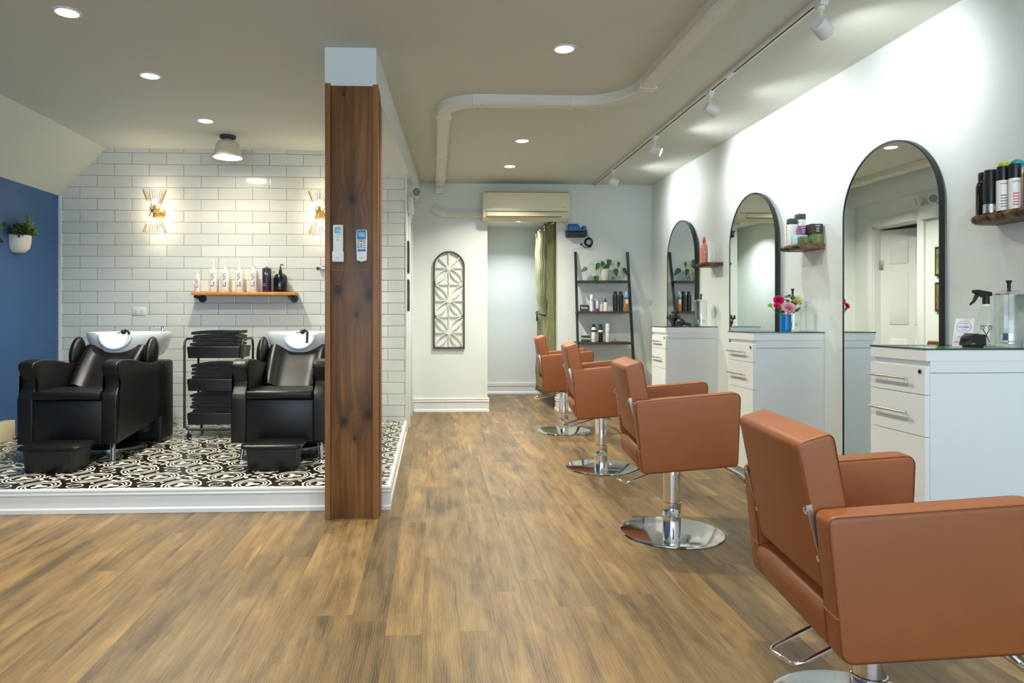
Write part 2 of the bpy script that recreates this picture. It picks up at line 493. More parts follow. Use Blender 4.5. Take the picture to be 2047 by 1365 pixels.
class G:
    """collects shapes; build() links them as one mesh object"""

    def __init__(s):
        s.bm = bmesh.new()
        s.mi = 0

    def _tag(s, faces):
        for f in faces:
            f.material_index = s.mi

    def box(s, x0, x1, y0, y1, z0, z1, bev=0.0, seg=2, rot=None, piv=None):
        vs = [s.bm.verts.new(p) for p in ((x0, y0, z0), (x1, y0, z0), (x1, y1, z0), (x0, y1, z0),
                                         (x0, y0, z1), (x1, y0, z1), (x1, y1, z1), (x0, y1, z1))]
        fs = [s.bm.faces.new([vs[i] for i in q]) for q in ((0, 3, 2, 1), (4, 5, 6, 7), (0, 1, 5, 4), (1, 2, 6, 5), (2, 3, 7, 6), (3, 0, 4, 7))]
        s._tag(fs)
        vv = vs
        if bev > 0:
            es = set(e for f in fs for e in f.edges)
            r = bmesh.ops.bevel(s.bm, geom=list(es), offset=bev, segments=seg, profile=0.5, affect='EDGES')
            s._tag(r['faces'])
            vv = list(set(v for f in s.bm.faces if f.is_valid and any(q in r['verts'] for q in f.verts[:1]) for v in f.verts)) if rot else vs
        if rot:
            vv = [v for v in vv if v.is_valid]
            bmesh.ops.rotate(s.bm, verts=vv, cent=piv or ((x0 + x1) / 2, (y0 + y1) / 2, (z0 + z1) / 2), matrix=rot)
        return s

    def loft(s, rings, close=True, cap=True, capends=None):
        R = [[s.bm.verts.new(p) for p in r] for r in rings]
        n = len(R[0])
        for a, b in zip(R, R[1:]):
            for i in range(n if close else n - 1):
                j = (i + 1) % n
                try:
                    s._tag([s.bm.faces.new((a[i], a[j], b[j], b[i]))])
                except ValueError:
                    pass
        if cap and close:
            ce = capends or (True, True)
            if ce[0]:
                s._tag([s.bm.faces.new(list(reversed(R[0])))])
            if ce[1]:
                s._tag([s.bm.faces.new(R[-1])])
        return s

    def cyl(s, p0, p1, r0, r1=None, seg=16, cap=True):
        r1 = r0 if r1 is None else r1
        p0, p1 = Vector(p0), Vector(p1)
        q = (p1 - p0).normalized().to_track_quat('Z', 'Y')
        rings = []
        for p, r in ((p0, r0), (p1, r1)):
            rings.append([p + q @ Vector((r * math.cos(2 * PI * i / seg), r * math.sin(2 * PI * i / seg), 0)) for i in range(seg)])
        return s.loft(rings, cap=cap)

    def lathe(s, prof, c=(0, 0, 0), seg=24, axis=(0, 0, 1), cap=True, sx=1.0, sy=1.0):
        q = Vector(axis).to_track_quat('Z', 'Y') if tuple(axis) != (0, 0, 1) else Matrix.Identity(3).to_quaternion()
        c = Vector(c)
        rings = [[c + q @ Vector((sx * r * math.cos(2 * PI * i / seg), sy * r * math.sin(2 * PI * i / seg), z)) for i in range(seg)]
                 for r, z in prof]
        return s.loft(rings, cap=cap)

    def tube(s, pts, r, seg=8, closed=False, cap=True):
        pts = [Vector(p) for p in pts]
        n = len(pts)
        rings = []
        up = None
        for i, p in enumerate(pts):
            a = pts[(i - 1) % n] if (closed or i > 0) else p
            b = pts[(i + 1) % n] if (closed or i < n - 1) else p
            t = (b - a).normalized()
            if up is None:
                up = Vector((0, 0, 1)) if abs(t.z) < 0.9 else Vector((1, 0, 0))
            u = (up - t * up.dot(t))
            if u.length < 1e-4:
                u = Vector((0, 1, 0)) - t * t.y
            u.normalize()
            up = u
            w = t.cross(u)
            rr = r[i] if isinstance(r, (list, tuple)) else r
            rings.append([p + rr * (math.cos(2 * PI * j / seg) * u + math.sin(2 * PI * j / seg) * w) for j in range(seg)])
        if closed:
            rings.append(rings[0])
            return s.loft(rings, cap=False)
        return s.loft(rings, cap=cap)

    def prism(s, poly, plane, a, b, bev=0.0, seg=3):
        """poly: 2D points; plane 'xz' extrudes along y, 'yz' along x, 'xy' along z"""
        def P(p, h):
            return {'xz': (p[0], h, p[1]), 'yz': (h, p[0], p[1]), 'xy': (p[0], p[1], h)}[plane]
        v0 = [s.bm.verts.new(P(p, a)) for p in poly]
        v1 = [s.bm.verts.new(P(p, b)) for p in poly]
        f0 = s.bm.faces.new(v0)
        f1 = s.bm.faces.new(list(reversed(v1)))
        n = len(poly)
        fs = [f0, f1]
        for i in range(n):
            j = (i + 1) % n
            fs.append(s.bm.faces.new((v0[j], v0[i], v1[i], v1[j])))
        s._tag(fs)
        bmesh.ops.recalc_face_normals(s.bm, faces=fs)
        if bev > 0:
            es = [e for e in list(f0.edges) + list(f1.edges)]
            r = bmesh.ops.bevel(s.bm, geom=es, offset=bev, segments=seg, profile=0.5, affect='EDGES', clamp_overlap=True)
            s._tag(r['faces'])
        return s

    def sph(s, c, r, seg=16, rings=10, sc_=(1, 1, 1), rot=None):
        c = Vector(c)
        R = []
        for i in range(1, rings):
            th = PI * i / rings
            ring = []
            for j in range(seg):
                ph = 2 * PI * j / seg
                p = Vector((r * sc_[0] * math.sin(th) * math.cos(ph), r * sc_[1] * math.sin(th) * math.sin(ph), -r * sc_[2] * math.cos(th)))
                if rot:
                    p = rot @ p
                ring.append(c + p)
            R.append(ring)
        return s.loft(R)

    def build(s, name, mats, parent=None, smooth=35, world=False, origin=None, solid=0.0):
        me = bpy.data.meshes.new(name)
        bmesh.ops.recalc_face_normals(s.bm, faces=s.bm.faces)
        if parent is not None and world:
            s.bm.transform(WM[root_of(parent)].inverted())
        if origin is not None:
            s.bm.transform(Matrix.Translation(-Vector(origin)))
        s.bm.to_mesh(me)
        s.bm.free()
        for q in (mats if isinstance(mats, (list, tuple)) else [mats]):
            me.materials.append(M[q])
        if smooth:
            for p in me.polygons:
                p.use_smooth = True
            me.set_sharp_from_angle(angle=math.radians(smooth))
        o = bpy.data.objects.new(name, me)
        COL.objects.link(o)
        if parent is not None:
            o.parent = parent
        if origin is not None:
            o.location = origin
            WM[o.name] = Matrix.Translation(Vector(origin))
        elif parent is None:
            WM[o.name] = Matrix.Identity(4)
        if solid:
            md = o.modifiers.new('thickness', 'SOLIDIFY')
            md.thickness = solid
            md.offset = 0
        return o


WM = {}


def root_of(o):
    while o.parent is not None:
        o = o.parent
    return o.name


def tag(o, label, cat, group=None, kind=None):
    o['label'] = label
    o['category'] = cat
    if group:
        o['group'] = group
    if kind:
        o['kind'] = kind
    return o


def thing(name, label, cat, loc=(0, 0, 0), rotz=0.0, group=None):
    o = bpy.data.objects.new(name, None)
    o.empty_display_size = 0.05
    COL.objects.link(o)
    o.location = loc
    o.rotation_euler = (0, 0, rotz)
    WM[o.name] = Matrix.Translation(Vector(loc)) @ Matrix.Rotation(rotz, 4, 'Z')
    return tag(o, label, cat, group)


def struct(name, g, m, label=None, parent=None, smooth=35):
    o = g.build(name, m, parent, smooth)
    if parent is None:
        o['kind'] = 'structure'
        o['label'] = label or name
        o['category'] = name.split('_')[0]
    return o


def dup(root, loc=None, rotz=None, label=None, group=None):
    def cp(o, par):
        c = o.copy()
        COL.objects.link(c)
        if par is not None:
            c.parent = par
        for ch in o.children:
            cp(ch, c)
        return c
    r = cp(root, None)
    if loc is not None:
        r.location = loc
    if rotz is not None:
        r.rotation_euler = (0, 0, rotz)
    if label:
        r['label'] = label
    if group:
        r['group'] = group
    WM[r.name] = Matrix.Translation(r.location) @ Matrix.Rotation(r.rotation_euler[2], 4, 'Z')
    return r


def roundpoly(pts, rad, seg=4):
    """2D polygon with rounded corners; rad a number or a list"""
    n = len(pts)
    out = []
    for i in range(n):
        r = rad[i] if isinstance(rad, (list, tuple)) else rad
        p = Vector(pts[i])
        a = (Vector(pts[i - 1]) - p)
        b = (Vector(pts[(i + 1) % n]) - p)
        if r <= 0:
            out.append(tuple(p))
            continue
        ang = a.angle(b)
        d = min(r / math.tan(ang / 2), a.length * 0.45, b.length * 0.45)
        p0 = p + a.normalized() * d
        p1 = p + b.normalized() * d
        for t in range(seg + 1):
            u = t / seg
            q = p0 * (1 - u) ** 2 + p * 2 * u * (1 - u) + p1 * u ** 2
            out.append((q.x, q.y))
    return out


def text_mesh(g, txt, size, fn, depth=0.0004, align='CENTER', bold=0.0):
    """letters of txt added to g; fn maps (tx, ty, h) to a point"""
    cu = bpy.data.curves.new('t', 'FONT')
    cu.body = txt
    cu.size = size
    cu.align_x = align
    cu.align_y = 'CENTER'
    cu.resolution_u = 2
    cu.extrude = depth / 2
    cu.offset = bold
    o = bpy.data.objects.new('t', cu)
    COL.objects.link(o)
    dg = bpy.context.evaluated_depsgraph_get()
    me = bpy.data.meshes.new_from_object(o.evaluated_get(dg))
    COL.objects.unlink(o)
    bpy.data.objects.remove(o)
    vs = [g.bm.verts.new(fn(v.co.x, v.co.y, v.co.z)) for v in me.vertices]
    for p in me.polygons:
        try:
            f = g.bm.faces.new([vs[i] for i in p.vertices])
            f.material_index = g.mi
        except ValueError:
            pass
    bpy.data.meshes.remove(me)


def arc(c, r, a0, a1, n):
    return [(c[0] + r * math.cos(a0 + (a1 - a0) * i / n), c[1] + r * math.sin(a0 + (a1 - a0) * i / n)) for i in range(n + 1)]


# ------------------------------------------------------------------ the room
FRONT = -2.5
g = G(); g.box(LW - 0.3, RW + 0.2, FRONT - 0.2, 9.4, -0.1, 0.0)
struct('floor', g, 'floor', 'brown wood-look plank floor')
g = G(); g.box(LW - 0.3, RW + 0.2, FRONT - 0.2, BACK + 0.02, CEIL, CEIL + 0.1)
struct('ceiling', g, 'ceil', 'flat off-white ceiling')
g = G(); g.box(RW, RW + 0.15, FRONT - 0.2, 9.4, 0, CEIL)
struct('wall_right', g, 'wall', 'long white wall carrying the arched mirrors')
# back wall with the hallway opening
HX0, HX1, HZ = 0.60, 1.375, 2.12
g = G()
g.box(-0.36, HX0, BACK, BACK + 0.12, 0, CEIL)
g.box(HX0, HX1, BACK, BACK + 0.12, HZ, CEIL)
g.box(HX1, RW, BACK, BACK + 0.12, 0, CEIL)
struct('wall_back', g, 'wall', 'white wall around the hallway opening')
g = G()
g.box(0.2, 2.4, 9.15, 9.25, 0, 2.3)
g.box(0.48, 0.60, BACK + 0.12, 9.15, 0, 2.3)
struct('wall_hall', g, 'wall', 'white walls of the small hallway beyond the opening')
g = G(); g.box(0.48, 2.4, BACK + 0.12, 9.15, 2.215, 2.3)
struct('ceiling_hall', g, 'ceil', 'low ceiling of the hallway')
g = G(); g.box(1.62, 1.70, BACK + 0.12, 9.15, 0, 2.3)
struct('wall_closet', g, 'greyband', 'hall side wall coloured dark for the unlit opening behind the olive curtain')  # dark grey colour stands in for the darkness of the opening behind the curtain
# partition between wash area and hall, with a door opening
DY0, DY1, DZ = 6.50, 7.16, 2.0
g = G()
g.box(-0.35, -0.228, TILE_Y + 0.08, DY0, 0, 2.27)
g.box(-0.35, -0.228, DY1, BACK, 0, 2.27)
g.box(-0.35, -0.228, DY0, DY1, DZ, 2.27)
struct('wall_partition', g, 'wall', 'short white partition wall with the door')
g = G()
for (a, b, c, d) in ((DY0 - 0.085, DY0, 0, DZ + 0.085), (DY1, DY1 + 0.085, 0, DZ + 0.085), (DY0, DY1, DZ, DZ + 0.085)):
    g.box(-0.228, -0.206, a, b, c, d, 0.003)
g.box(-0.35, -0.228, DY0, DY0 + 0.012, 0, DZ); g.box(-0.35, -0.228, DY1 - 0.012, DY1, 0, DZ); g.box(-0.35, -0.228, DY0, DY1, DZ - 0.012, DZ)
struct('trim_1', g, 'trim', 'white door casing on the partition')
# door leaf standing ajar inside the dark room
dr = bpy.data.objects.new('door_1', None); COL.objects.link(dr); dr['kind'] = 'structure'; dr['label'] = 'white panelled door standing ajar'; dr['category'] = 'door'
dr.location = (-0.30, DY1 - 0.015, 0); dr.rotation_euler = (0, 0, math.radians(-118)); WM[dr.name] = Matrix.Identity(4)
g = G(); g.box(0, 0.62, -0.035, 0, 0.01, 1.97, 0.002)
for (z0, z1) in ((0.2, 0.8), (0.95, 1.5), (1.6, 1.85)):
    for (x0, x1) in ((0.09, 0.28), (0.34, 0.53)):
        g.box(x0, x1, -0.045, 0.008, z0, z1, 0.008)
g.build('door_leaf', 'trim', dr)
g = G(); g.sph((0.56, -0.06, 0.95), 0.026); g.build('door_handle', 'steel', dr)
g = G(); g.box(0.40, 0.47, -0.055, -0.046, 1.20, 1.46, 0.004); g.build('door_plaque', 'orangewood', dr)
for zz in (0.35, 1.55):
    g = G(); g.box(-0.012, 0.03, -0.04, 0.014, zz, zz + 0.1, 0.002); g.build('hinge', 'steel', dr)
g = G(); g.box(-1.7, -1.6, TILE_Y + 0.1, BACK + 0.1, 0, CEIL); g.box(-1.6, -0.36, BACK, BACK + 0.1, 0, CEIL)
g.box(-1.6, -0.36, TILE_Y + 0.08, TILE_Y + 0.16, 0, CEIL)
struct('wall_storeroom', g, 'wall', 'walls of the dark room behind the door')
# tiled wall
g = G(); g.box(LW - 0.2, -0.228, TILE_Y, TILE_Y + 0.08, 0, CEIL)
struct('wall_tiled', g, 'tilewall', 'wall of white subway tiles with dark grout')
g = G(); g.box(-0.236, -0.222, TILE_Y - 0.006, TILE_Y + 0.02, PLAT, 2.26, 0.002); g.box(LW, LW + 0.022, TILE_Y - 0.01, TILE_Y, PLAT, 2.07)
struct('trim_2', g, 'trim', 'white edge strips of the tiled wall')
# blue wall and sloped ceiling
SLX = -2.805
g = G(); g.box(LW - 0.2, LW, FRONT - 0.2, TILE_Y, 0, 2.074)
struct('wall_left', g, 'blue', 'low blue wall under the sloped ceiling')
g = G()
g.prism([(LW - 0.2, 2.074), (LW, 2.074), (SLX, CEIL), (SLX, CEIL + 0.05), (LW - 0.2, CEIL + 0.05)], 'xz', FRONT - 0.2, TILE_Y)
struct('ceiling_sloped', g, 'ceil', 'white sloped ceiling above the blue wall', smooth=0)
# front wall with big shop window (behind the camera)
g = G()
g.box(LW - 0.3, -2.4, FRONT - 0.12, FRONT, 0, CEIL); g.box(2.35, RW, FRONT - 0.12, FRONT, 0, CEIL)
g.box(-2.4, 2.35, FRONT - 0.12, FRONT, 0, 0.35); g.box(-2.4, 2.35, FRONT - 0.12, FRONT, 2.35, CEIL)
struct('wall_front', g, 'wall', 'shop front wall around the window')
w1 = bpy.data.objects.new('window_1', None); COL.objects.link(w1); w1['kind'] = 'structure'; w1['label'] = 'shop front window'; w1['category'] = 'window'; WM[w1.name] = Matrix.Identity(4)
g = G()
for x in (-2.4, -0.83, 0.74, 2.31):
    g.box(x, x + 0.05, FRONT - 0.09, FRONT - 0.03, 0.35, 2.35)
g.box(-2.4, 2.35, FRONT - 0.09, FRONT - 0.03, 0.35, 0.40); g.box(-2.4, 2.35, FRONT - 0.09, FRONT - 0.03, 2.30, 2.35)
g.build('window_frame', 'trim', w1)
g = G(); g.box(-2.4, 2.35, FRONT - 0.065, FRONT - 0.059, 0.36, 2.34); g.build('pane', 'glass', w1)
# boxed beam on the ceiling
g = G()


def bxr(y):
    return -0.302 + (y - 3.73) * 0.0465


pts = [(-0.578, 3.715), (bxr(3.715), 3.715), (bxr(BACK), BACK), (-0.40, BACK)]
g.prism(pts, 'xy', 2.265, CEIL)
struct('ceiling_beam', g, 'wall', 'white boxed beam running along the ceiling', smooth=0)
# raised platform
g = G(); g.box(LW, -0.245, 3.715, TILE_Y, 0, PLAT)
struct('floor_raised', g, 'pattern', 'raised floor of black and white patterned tiles')


def skirt_profile(h, t=0.018):
    return [(0, 0), (-t * 1.0, 0), (-t, 0.16 * h), (-t * 0.8, 0.2 * h), (-t * 0.62, 0.23 * h), (-t * 0.62, 0.7 * h), (-t * 0.9, 0.74 * h),
            (-t * 1.0, 0.8 * h), (-t * 0.7, 0.86 * h), (-t * 1.0, 0.94 * h), (-t * 0.9, h), (0, h)]


g = G(); g.prism([(3.715 + a, b) for a, b in skirt_profile(PLAT + 0.003)], 'yz', LW, -0.2235)
g.box(LW, -0.2245, 3.70, 3.725, PLAT - 0.004, PLAT + 0.004)
struct('baseboard_front', g, 'trim', 'white moulded riser of the raised floor')
g = G(); g.prism([(-0.245 - a, b) for a, b in skirt_profile(PLAT + 0.003)], 'xz', 3.702, TILE_Y + 0.1)
struct('baseboard_side', g, 'trim', 'white moulded riser along the side of the raised floor')
g = G(); g.prism([(BACK + a, b) for a, b in skirt_profile(0.145)], 'yz', -0.2, HX0 + 0.016)
g.prism([(HX0 - a, b) for a, b in skirt_profile(0.145)], 'xz', BACK - 0.016, BACK + 0.12)
g.prism([(BACK + a, b) for a, b in skirt_profile(0.145)], 'yz', HX1 - 0.016, RW)
g.prism([(HX1 + a, b) for a, b in skirt_profile(0.145)], 'xz', BACK - 0.016, BACK + 0.12)
struct('baseboard_back', g, 'trim', 'white baseboard on the wall around the hallway opening')
g = G(); g.prism([(9.15 + a, b) for a, b in skirt_profile(0.145)], 'yz', 0.60, 1.62)
struct('baseboard_hall', g, 'trim', 'white baseboard at the end of the hallway')


# wooden pillar
pl = thing('wooden_pillar', 'boxed pillar of knotty dark-stained pine boards at the corner of the raised floor', 'pillar', (-0.414, 3.61, 0))
g = G(); g.box(-0.522, -0.306, 3.545, 3.697, 0.0, 2.224, 0.001); g.build('front_board', 'pine', pl, world=True)
g = G(); g.box(-0.549, -0.522, 3.53, 3.712, 0.0, 2.232, 0.0015); g.build('edge_board', 'pinestrip', pl, world=True)
g = G(); g.box(-0.306, -0.278, 3.53, 3.712, 0.0, 2.228, 0.0015); g.build('edge_board', 'pinestrip', pl, world=True)
g = G(); g.box(-0.278, -0.272, 3.60, 3.712, 0.003, 2.16, 0.001); g.build('corner_strip', 'pinestrip', pl, world=True)
g = G(); g.box(-0.522, -0.306, 3.5425, 3.546, 1.276, 1.279); g.build('board_joint', 'pinestrip', pl, world=True)

# remotes on the pillar
r1 = thing('air_conditioner_remote', 'long white remote with pale blue screen in a holder on the pillar', 'remote control', (-0.48, 3.545, 1.315))
g = G(); g.box(-0.506, -0.455, 3.520, 3.532, 1.33, 1.506, 0.003); g.build('body', 'whiteplastic', r1, world=True)
g = G(); g.box(-0.498, -0.468, 3.518, 3.521, 1.464, 1.496, 0.001); g.build('screen', 'lcd', r1, world=True)
g = G(); g.box(-0.511, -0.452, 3.518, 3.545, 1.317, 1.372, 0.004); g.build('holder', 'whiteplastic', r1, world=True)
g = G(); g.cyl((-0.482, 3.517, 1.430), (-0.482, 3.521, 1.430), 0.004, seg=12); g.build('power_button', 'goldink', r1, world=True)
g = G()
for zz in (1.455, 1.443):
    g.cyl((-0.482, 3.517, zz), (-0.482, 3.521, zz), 0.0025, seg=8)
g.build('button', 'greyp', r1, world=True)
g = G(); g.box(-0.489, -0.477, 3.516, 3.519, 1.339, 1.341); g.build('mark', 'greyp', r1, world=True)
r2 = thing('fan_remote', 'rounded white remote with blue-framed screen and many keys on the pillar', 'remote control', (-0.36, 3.545, 1.32))
g = G(); g.prism(roundpoly([(-0.386, 1.325), (-0.361, 1.317), (-0.336, 1.325), (-0.333, 1.44), (-0.336, 1.482), (-0.386, 1.482), (-0.389, 1.44)], 0.006), 'xz', 3.518, 3.545, 0.003); g.build('body', 'whiteplastic', r2, world=True)
g = G(); g.box(-0.383, -0.339, 3.516, 3.519, 1.432, 1.479, 0.001); g.build('screen_frame', 'lcdb', r2, world=True)
g = G(); g.box(-0.378, -0.345, 3.5145, 3.517, 1.444, 1.470, 0.001); g.build('screen', 'lcd', r2, world=True)
g = G(); g.box(-0.368, -0.357, 3.515, 3.519, 1.418, 1.429, 0.001); g.build('power_button', 'orange', r2, world=True)
g = G()
for i in range(4):
    for xx in (-0.382, -0.352):
        g.box(xx, xx + 0.010, 3.516, 3.519, 1.388 + 0.011 * i, 1.394 + 0.011 * i, 0.0008)
g.box(-0.366, -0.359, 3.516, 3.519, 1.388, 1.412, 0.001)
g.build('keypad', 'greyp', r2, world=True)
g = G(); g.box(-0.382, -0.34, 3.516, 3.519, 1.371, 1.382, 0.001); g.build('key_band', 'blueink', r2, world=True)
g = G(); g.box(-0.368, -0.355, 3.516, 3.519, 1.336, 1.338); g.build('mark', 'greyp', r2, world=True)

# ------------------------------------------------------------------ recessed lights
cans = [(-1.735, 3.341), (-1.695, 4.2), (-1.675, 5.148), (0.712, 3.674), (0.739, 5.616), (0.744, 6.576), (0.7, 1.6), (-1.73, 1.9)]
canl = ['recessed ceiling light over the wash area, the largest and brightest of its row',
        'recessed ceiling light over the wash area, in the middle of its row of three',
        'recessed ceiling light over the wash area, beside the bell-shaped ceiling lamp',
        'recessed ceiling light alone inside the bend of the white raceway',
        'recessed ceiling light between the raceway bend and the hallway',
        'recessed ceiling light just in front of the air conditioner',
        'recessed ceiling light above the camera position', 'recessed ceiling light before the raised floor']


def make_can(x, y, z, lab, e=CAN_E, r=0.048, col=CANC):
    t = thing('recessed_light', lab, 'ceiling light', (x, y, z), group='recessed ceiling lights')
    g = G(); g.lathe([(r, -0.001), (r + 0.003, -0.006), (r + 0.016, -0.004), (r + 0.018, 0.001)], seg=28, cap=False); g.build('trim_ring', 'whiteplastic', t)
    g = G(); g.cyl((0, 0, -0.004), (0, 0, 0.002), r, seg=28); g.build('lens', 'led', t)
    light('AREA', 'recessed_lamp', (x, y, z - 0.02), e, col, shape='DISK', size=0.09, rot=(0, 0, 0), spread=math.radians(135))


for i, (x, y) in enumerate(cans):
    make_can(x, y, CEIL, canl[i], CAN_E * (1.35 if (x > 0 and y > 5) else 0.6 if y > 5 else 1.0 if y > 2 else 0.8))
make_can(1.06, 8.4, 2.215, 'recessed ceiling light in the low hallway ceiling', 13.0, col=(0.96, 0.98, 1.0))

# bell ceiling lamp
t = thing('ceiling_lamp', 'cream bell-shaped lamp on a grey ceiling rose before the tiled wall', 'ceiling lamp', (-1.64, 5.58, CEIL))
g = G(); g.lathe([(0.062, 0.0), (0.064, -0.004), (0.062, -0.02), (0.036, -0.026)], seg=28); g.build('ceiling_rose', 'greyband', t)
g = G(); g.lathe([(0.03, -0.022), (0.042, -0.036), (0.075, -0.05), (0.090, -0.07), (0.1, -0.12), (0.112, -0.165), (0.116, -0.175), (0.112, -0.175), (0.096, -0.12), (0.085, -0.075), (0.07, -0.056), (0.03, -0.04)], seg=36)
g.build('lamp_shade', 'shadewhite', t)
g = G(); g.lathe([(0.02, -0.09), (0.06, -0.12), (0.102, -0.160), (0.104, -0.166)], seg=28); g.build('lamp_glass', 'led', t)
light('AREA', 'bell_lamp', (-1.64, 5.58, CEIL - 0.185), 3, WARM, shape='DISK', size=0.16, rot=(0, 0, 0))

# ------------------------------------------------------------------ track and heads
TX = 1.76
tr = thing('lighting_track', 'long thin white lighting track along the ceiling beside the mirror wall', 'lighting track', (TX, 4.0, CEIL))
g = G(); g.box(TX - 0.017, TX + 0.017, -1.0, 7.40, CEIL - 0.02, CEIL, 0.002); g.build('rail', 'whiteplastic', tr, world=True)
g = G(); g.box(TX - 0.0045, TX + 0.0045, 4.02, 7.38, CEIL - 0.0215, CEIL - 0.0195); g.box(TX - 0.0045, TX + 0.0045, -0.98, 3.94, CEIL - 0.0215, CEIL - 0.0195)
g.build('slot', 'gap', tr, world=True)
g = G(); g.box(TX - 0.018, TX + 0.018, 3.93, 4.03, CEIL - 0.0225, CEIL, 0.002); g.build('joiner', 'whiteplastic', tr, world=True)


def make_head(y, aim, lab, e=SPOT_E, lit=False):
    t = thing('track_spotlight', lab, 'spotlight', (TX, y, CEIL - 0.02), group='spotlights on the ceiling track')
    p = Vector((TX, y, CEIL - 0.135))
    d = (Vector(aim) - p).normalized()
    g = G(); g.box(TX - 0.018, TX + 0.018, y - 0.03, y + 0.03, CEIL - 0.045, CEIL - 0.0225, 0.003); g.cyl((TX, y, CEIL - 0.06), (TX, y, CEIL - 0.043), 0.016); g.build('adapter', 'whiteplastic', t, world=True)
    g = G(); g.tube([(TX, y, CEIL - 0.055), (TX, y, CEIL - 0.09), (TX, y, CEIL - 0.13)], 0.006); g.build('stem', 'whiteplastic', t, world=True)
    g = G(); a = p - d * 0.035; g.lathe([(0.001, 0), (0.030, 0.0), (0.035, 0.006), (0.037, 0.083), (0.032, 0.085), (0.030, 0.075), (0.001, 0.075)], c=a, axis=d, seg=28); hd = g.build('lamp_head', 'whiteplastic', t, world=True)
    g = G(); g.cyl(a + d * 0.075, a + d * 0.078, 0.030, seg=24); g.build('lens', 'ledcool', hd, world=True)
    light('SPOT', 'track_lamp', p + d * 0.06, e, (0.93, 0.98, 1.0), spot_size=math.radians(125), spot_blend=1.0, shadow_soft_size=0.03, to=aim)


make_head(3.03, (RW, 3.42, 2.05), 'white track spotlight above the cabinet with the spray bottle, turned away toward the wall')
make_head(4.27, (RW, 4.30, 2.05), 'white track spotlight above the cabinet with the flower vase')
make_head(5.35, (RW, 5.05, 2.08), 'white track spotlight with its bright lens showing, above the second mirror from the hallway')
make_head(6.60, (RW, 6.5, 2.08), 'white track spotlight at the hallway end of the track')
make_head(1.7, (RW, 1.9, 2.0), 'white track spotlight above the shop front cabinet', 28)

# ------------------------------------------------------------------ raceway on the ceiling
g = G()


def raceway(path, w, h):
    """flat box duct swept along a plan path, hugging the ceiling"""
    pts = [Vector((p[0], p[1], 0)) for p in path]
    rings = []
    for i, p in enumerate(pts):
        a = pts[max(i - 1, 0)]
        b = pts[min(i + 1, len(pts) - 1)]
        t = (b - a).normalized()
        n = Vector((-t.y, t.x, 0))
        r = 0.012
        sec = [(-w / 2, CEIL), (-w / 2, CEIL - h + r), (-w / 2 + r, CEIL - h), (w / 2 - r, CEIL - h), (w / 2, CEIL - h + r), (w / 2, CEIL)]
        rings.append([(p.x + n.x * o, p.y + n.y * o, z) for o, z in sec])
    g.loft(rings)


path = [(1.31, -1.0), (1.31, 4.12)] + [(1.31 - 0.34 + 0.34 * math.cos(a), 4.14 + 0.36 * math.sin(a)) for a in [PI / 2 * i / 8 for i in range(9)]]
path += [(0.32, 4.50)] + [(0.32 + 0.24 * math.cos(a), 4.74 + 0.24 * math.sin(a)) for a in [-PI / 2 - PI / 2 * i / 8 for i in range(9)]] + [(0.08, 7.42)]
raceway(path, 0.10, 0.062)
rw = tag(thing('ceiling_raceway', '', '', (0, 0, 0)), 'white pipe cover running along the ceiling with two rounded bends', 'pipe cover')
g.build('cover', 'duct', rw, world=True)
for (x0, x1, y0, y1) in ((1.256, 1.364, 4.10, 4.20), (0.90, 0.925, 4.446, 4.554), (0.26, 0.285, 4.446, 4.554), (0.026, 0.134, 4.78, 4.85), (0.026, 0.134, 6.0, 6.06), (0.026, 0.134, 6.9, 6.96)):
    g = G(); g.box(x0, x1, y0, y1, CEIL - 0.066, CEIL, 0.004); g.build('joint_sleeve', 'duct', rw, world=True)
g = G(); g.box(0.03, 0.13, BACK - 0.06, BACK, CEIL - 0.12, CEIL, 0.006); g.build('end_cap', 'duct', rw, world=True)

# ------------------------------------------------------------------ air conditioner
ac = thing('air_conditioner', 'aged cream wall air conditioner above the hallway opening', 'air conditioner', (1.0, BACK, 2.07))
x0, x1 = 0.535, 1.467
prof = roundpoly([(BACK, 2.385), (BACK - 0.20, 2.385), (BACK - 0.225, 2.33), (BACK - 0.225, 2.16), (BACK - 0.20, 2.085), (BACK - 0.12, 2.058), (BACK, 2.075)], [0, 0.02, 0.02, 0.02, 0.03, 0.03, 0], 4)
g = G(); g.prism(prof, 'yz', x0, x1, 0.008, 2); g.build('body', 'beige', ac, world=True)
g = G(); g.box(x0 + 0.03, x1 - 0.03, BACK - 0.232, BACK - 0.22, 2.158, 2.352, 0.004); g.build('front_panel', 'beige', ac, world=True)
g = G(); g.box(x0 + 0.02, x1 - 0.02, BACK - 0.2265, BACK - 0.2235, 2.148, 2.153); g.box(x0 + 0.03, x1 - 0.09, BACK - 0.2225, BACK - 0.2, 2.094, 2.098); g.box(x0 + 0.02, x1 - 0.02, BACK - 0.226, BACK - 0.2, 2.357, 2.360); g.build('vent_gap', 'beigeD', ac, world=True)
g = G(); g.box(x0 + 0.04, x1 - 0.10, BACK - 0.23, BACK - 0.21, 2.101, 2.142, 0.004); g.build('louvre', 'beige', ac, world=True)
g = G()
text_mesh(g, 'FUJITSU', 0.012, lambda a, b, c: (x1 - 0.075 + a, BACK - 0.2325 + c, 2.195 + b))
g.box(x0 + 0.055, x0 + 0.08, BACK - 0.2328, BACK - 0.2318, 2.192, 2.196)
g.build('lettering', 'greyp', ac, world=True)
ln = thing('line_set_cover', 'white pipe cover on the wall with an angled elbow beside the air conditioner', 'pipe cover', (0.3, BACK, 2.12))
g = G(); g.box(0.125, 0.535, BACK - 0.06, BACK, 2.108, 2.17, 0.006); g.build('straight_cover', 'duct', ln, world=True)
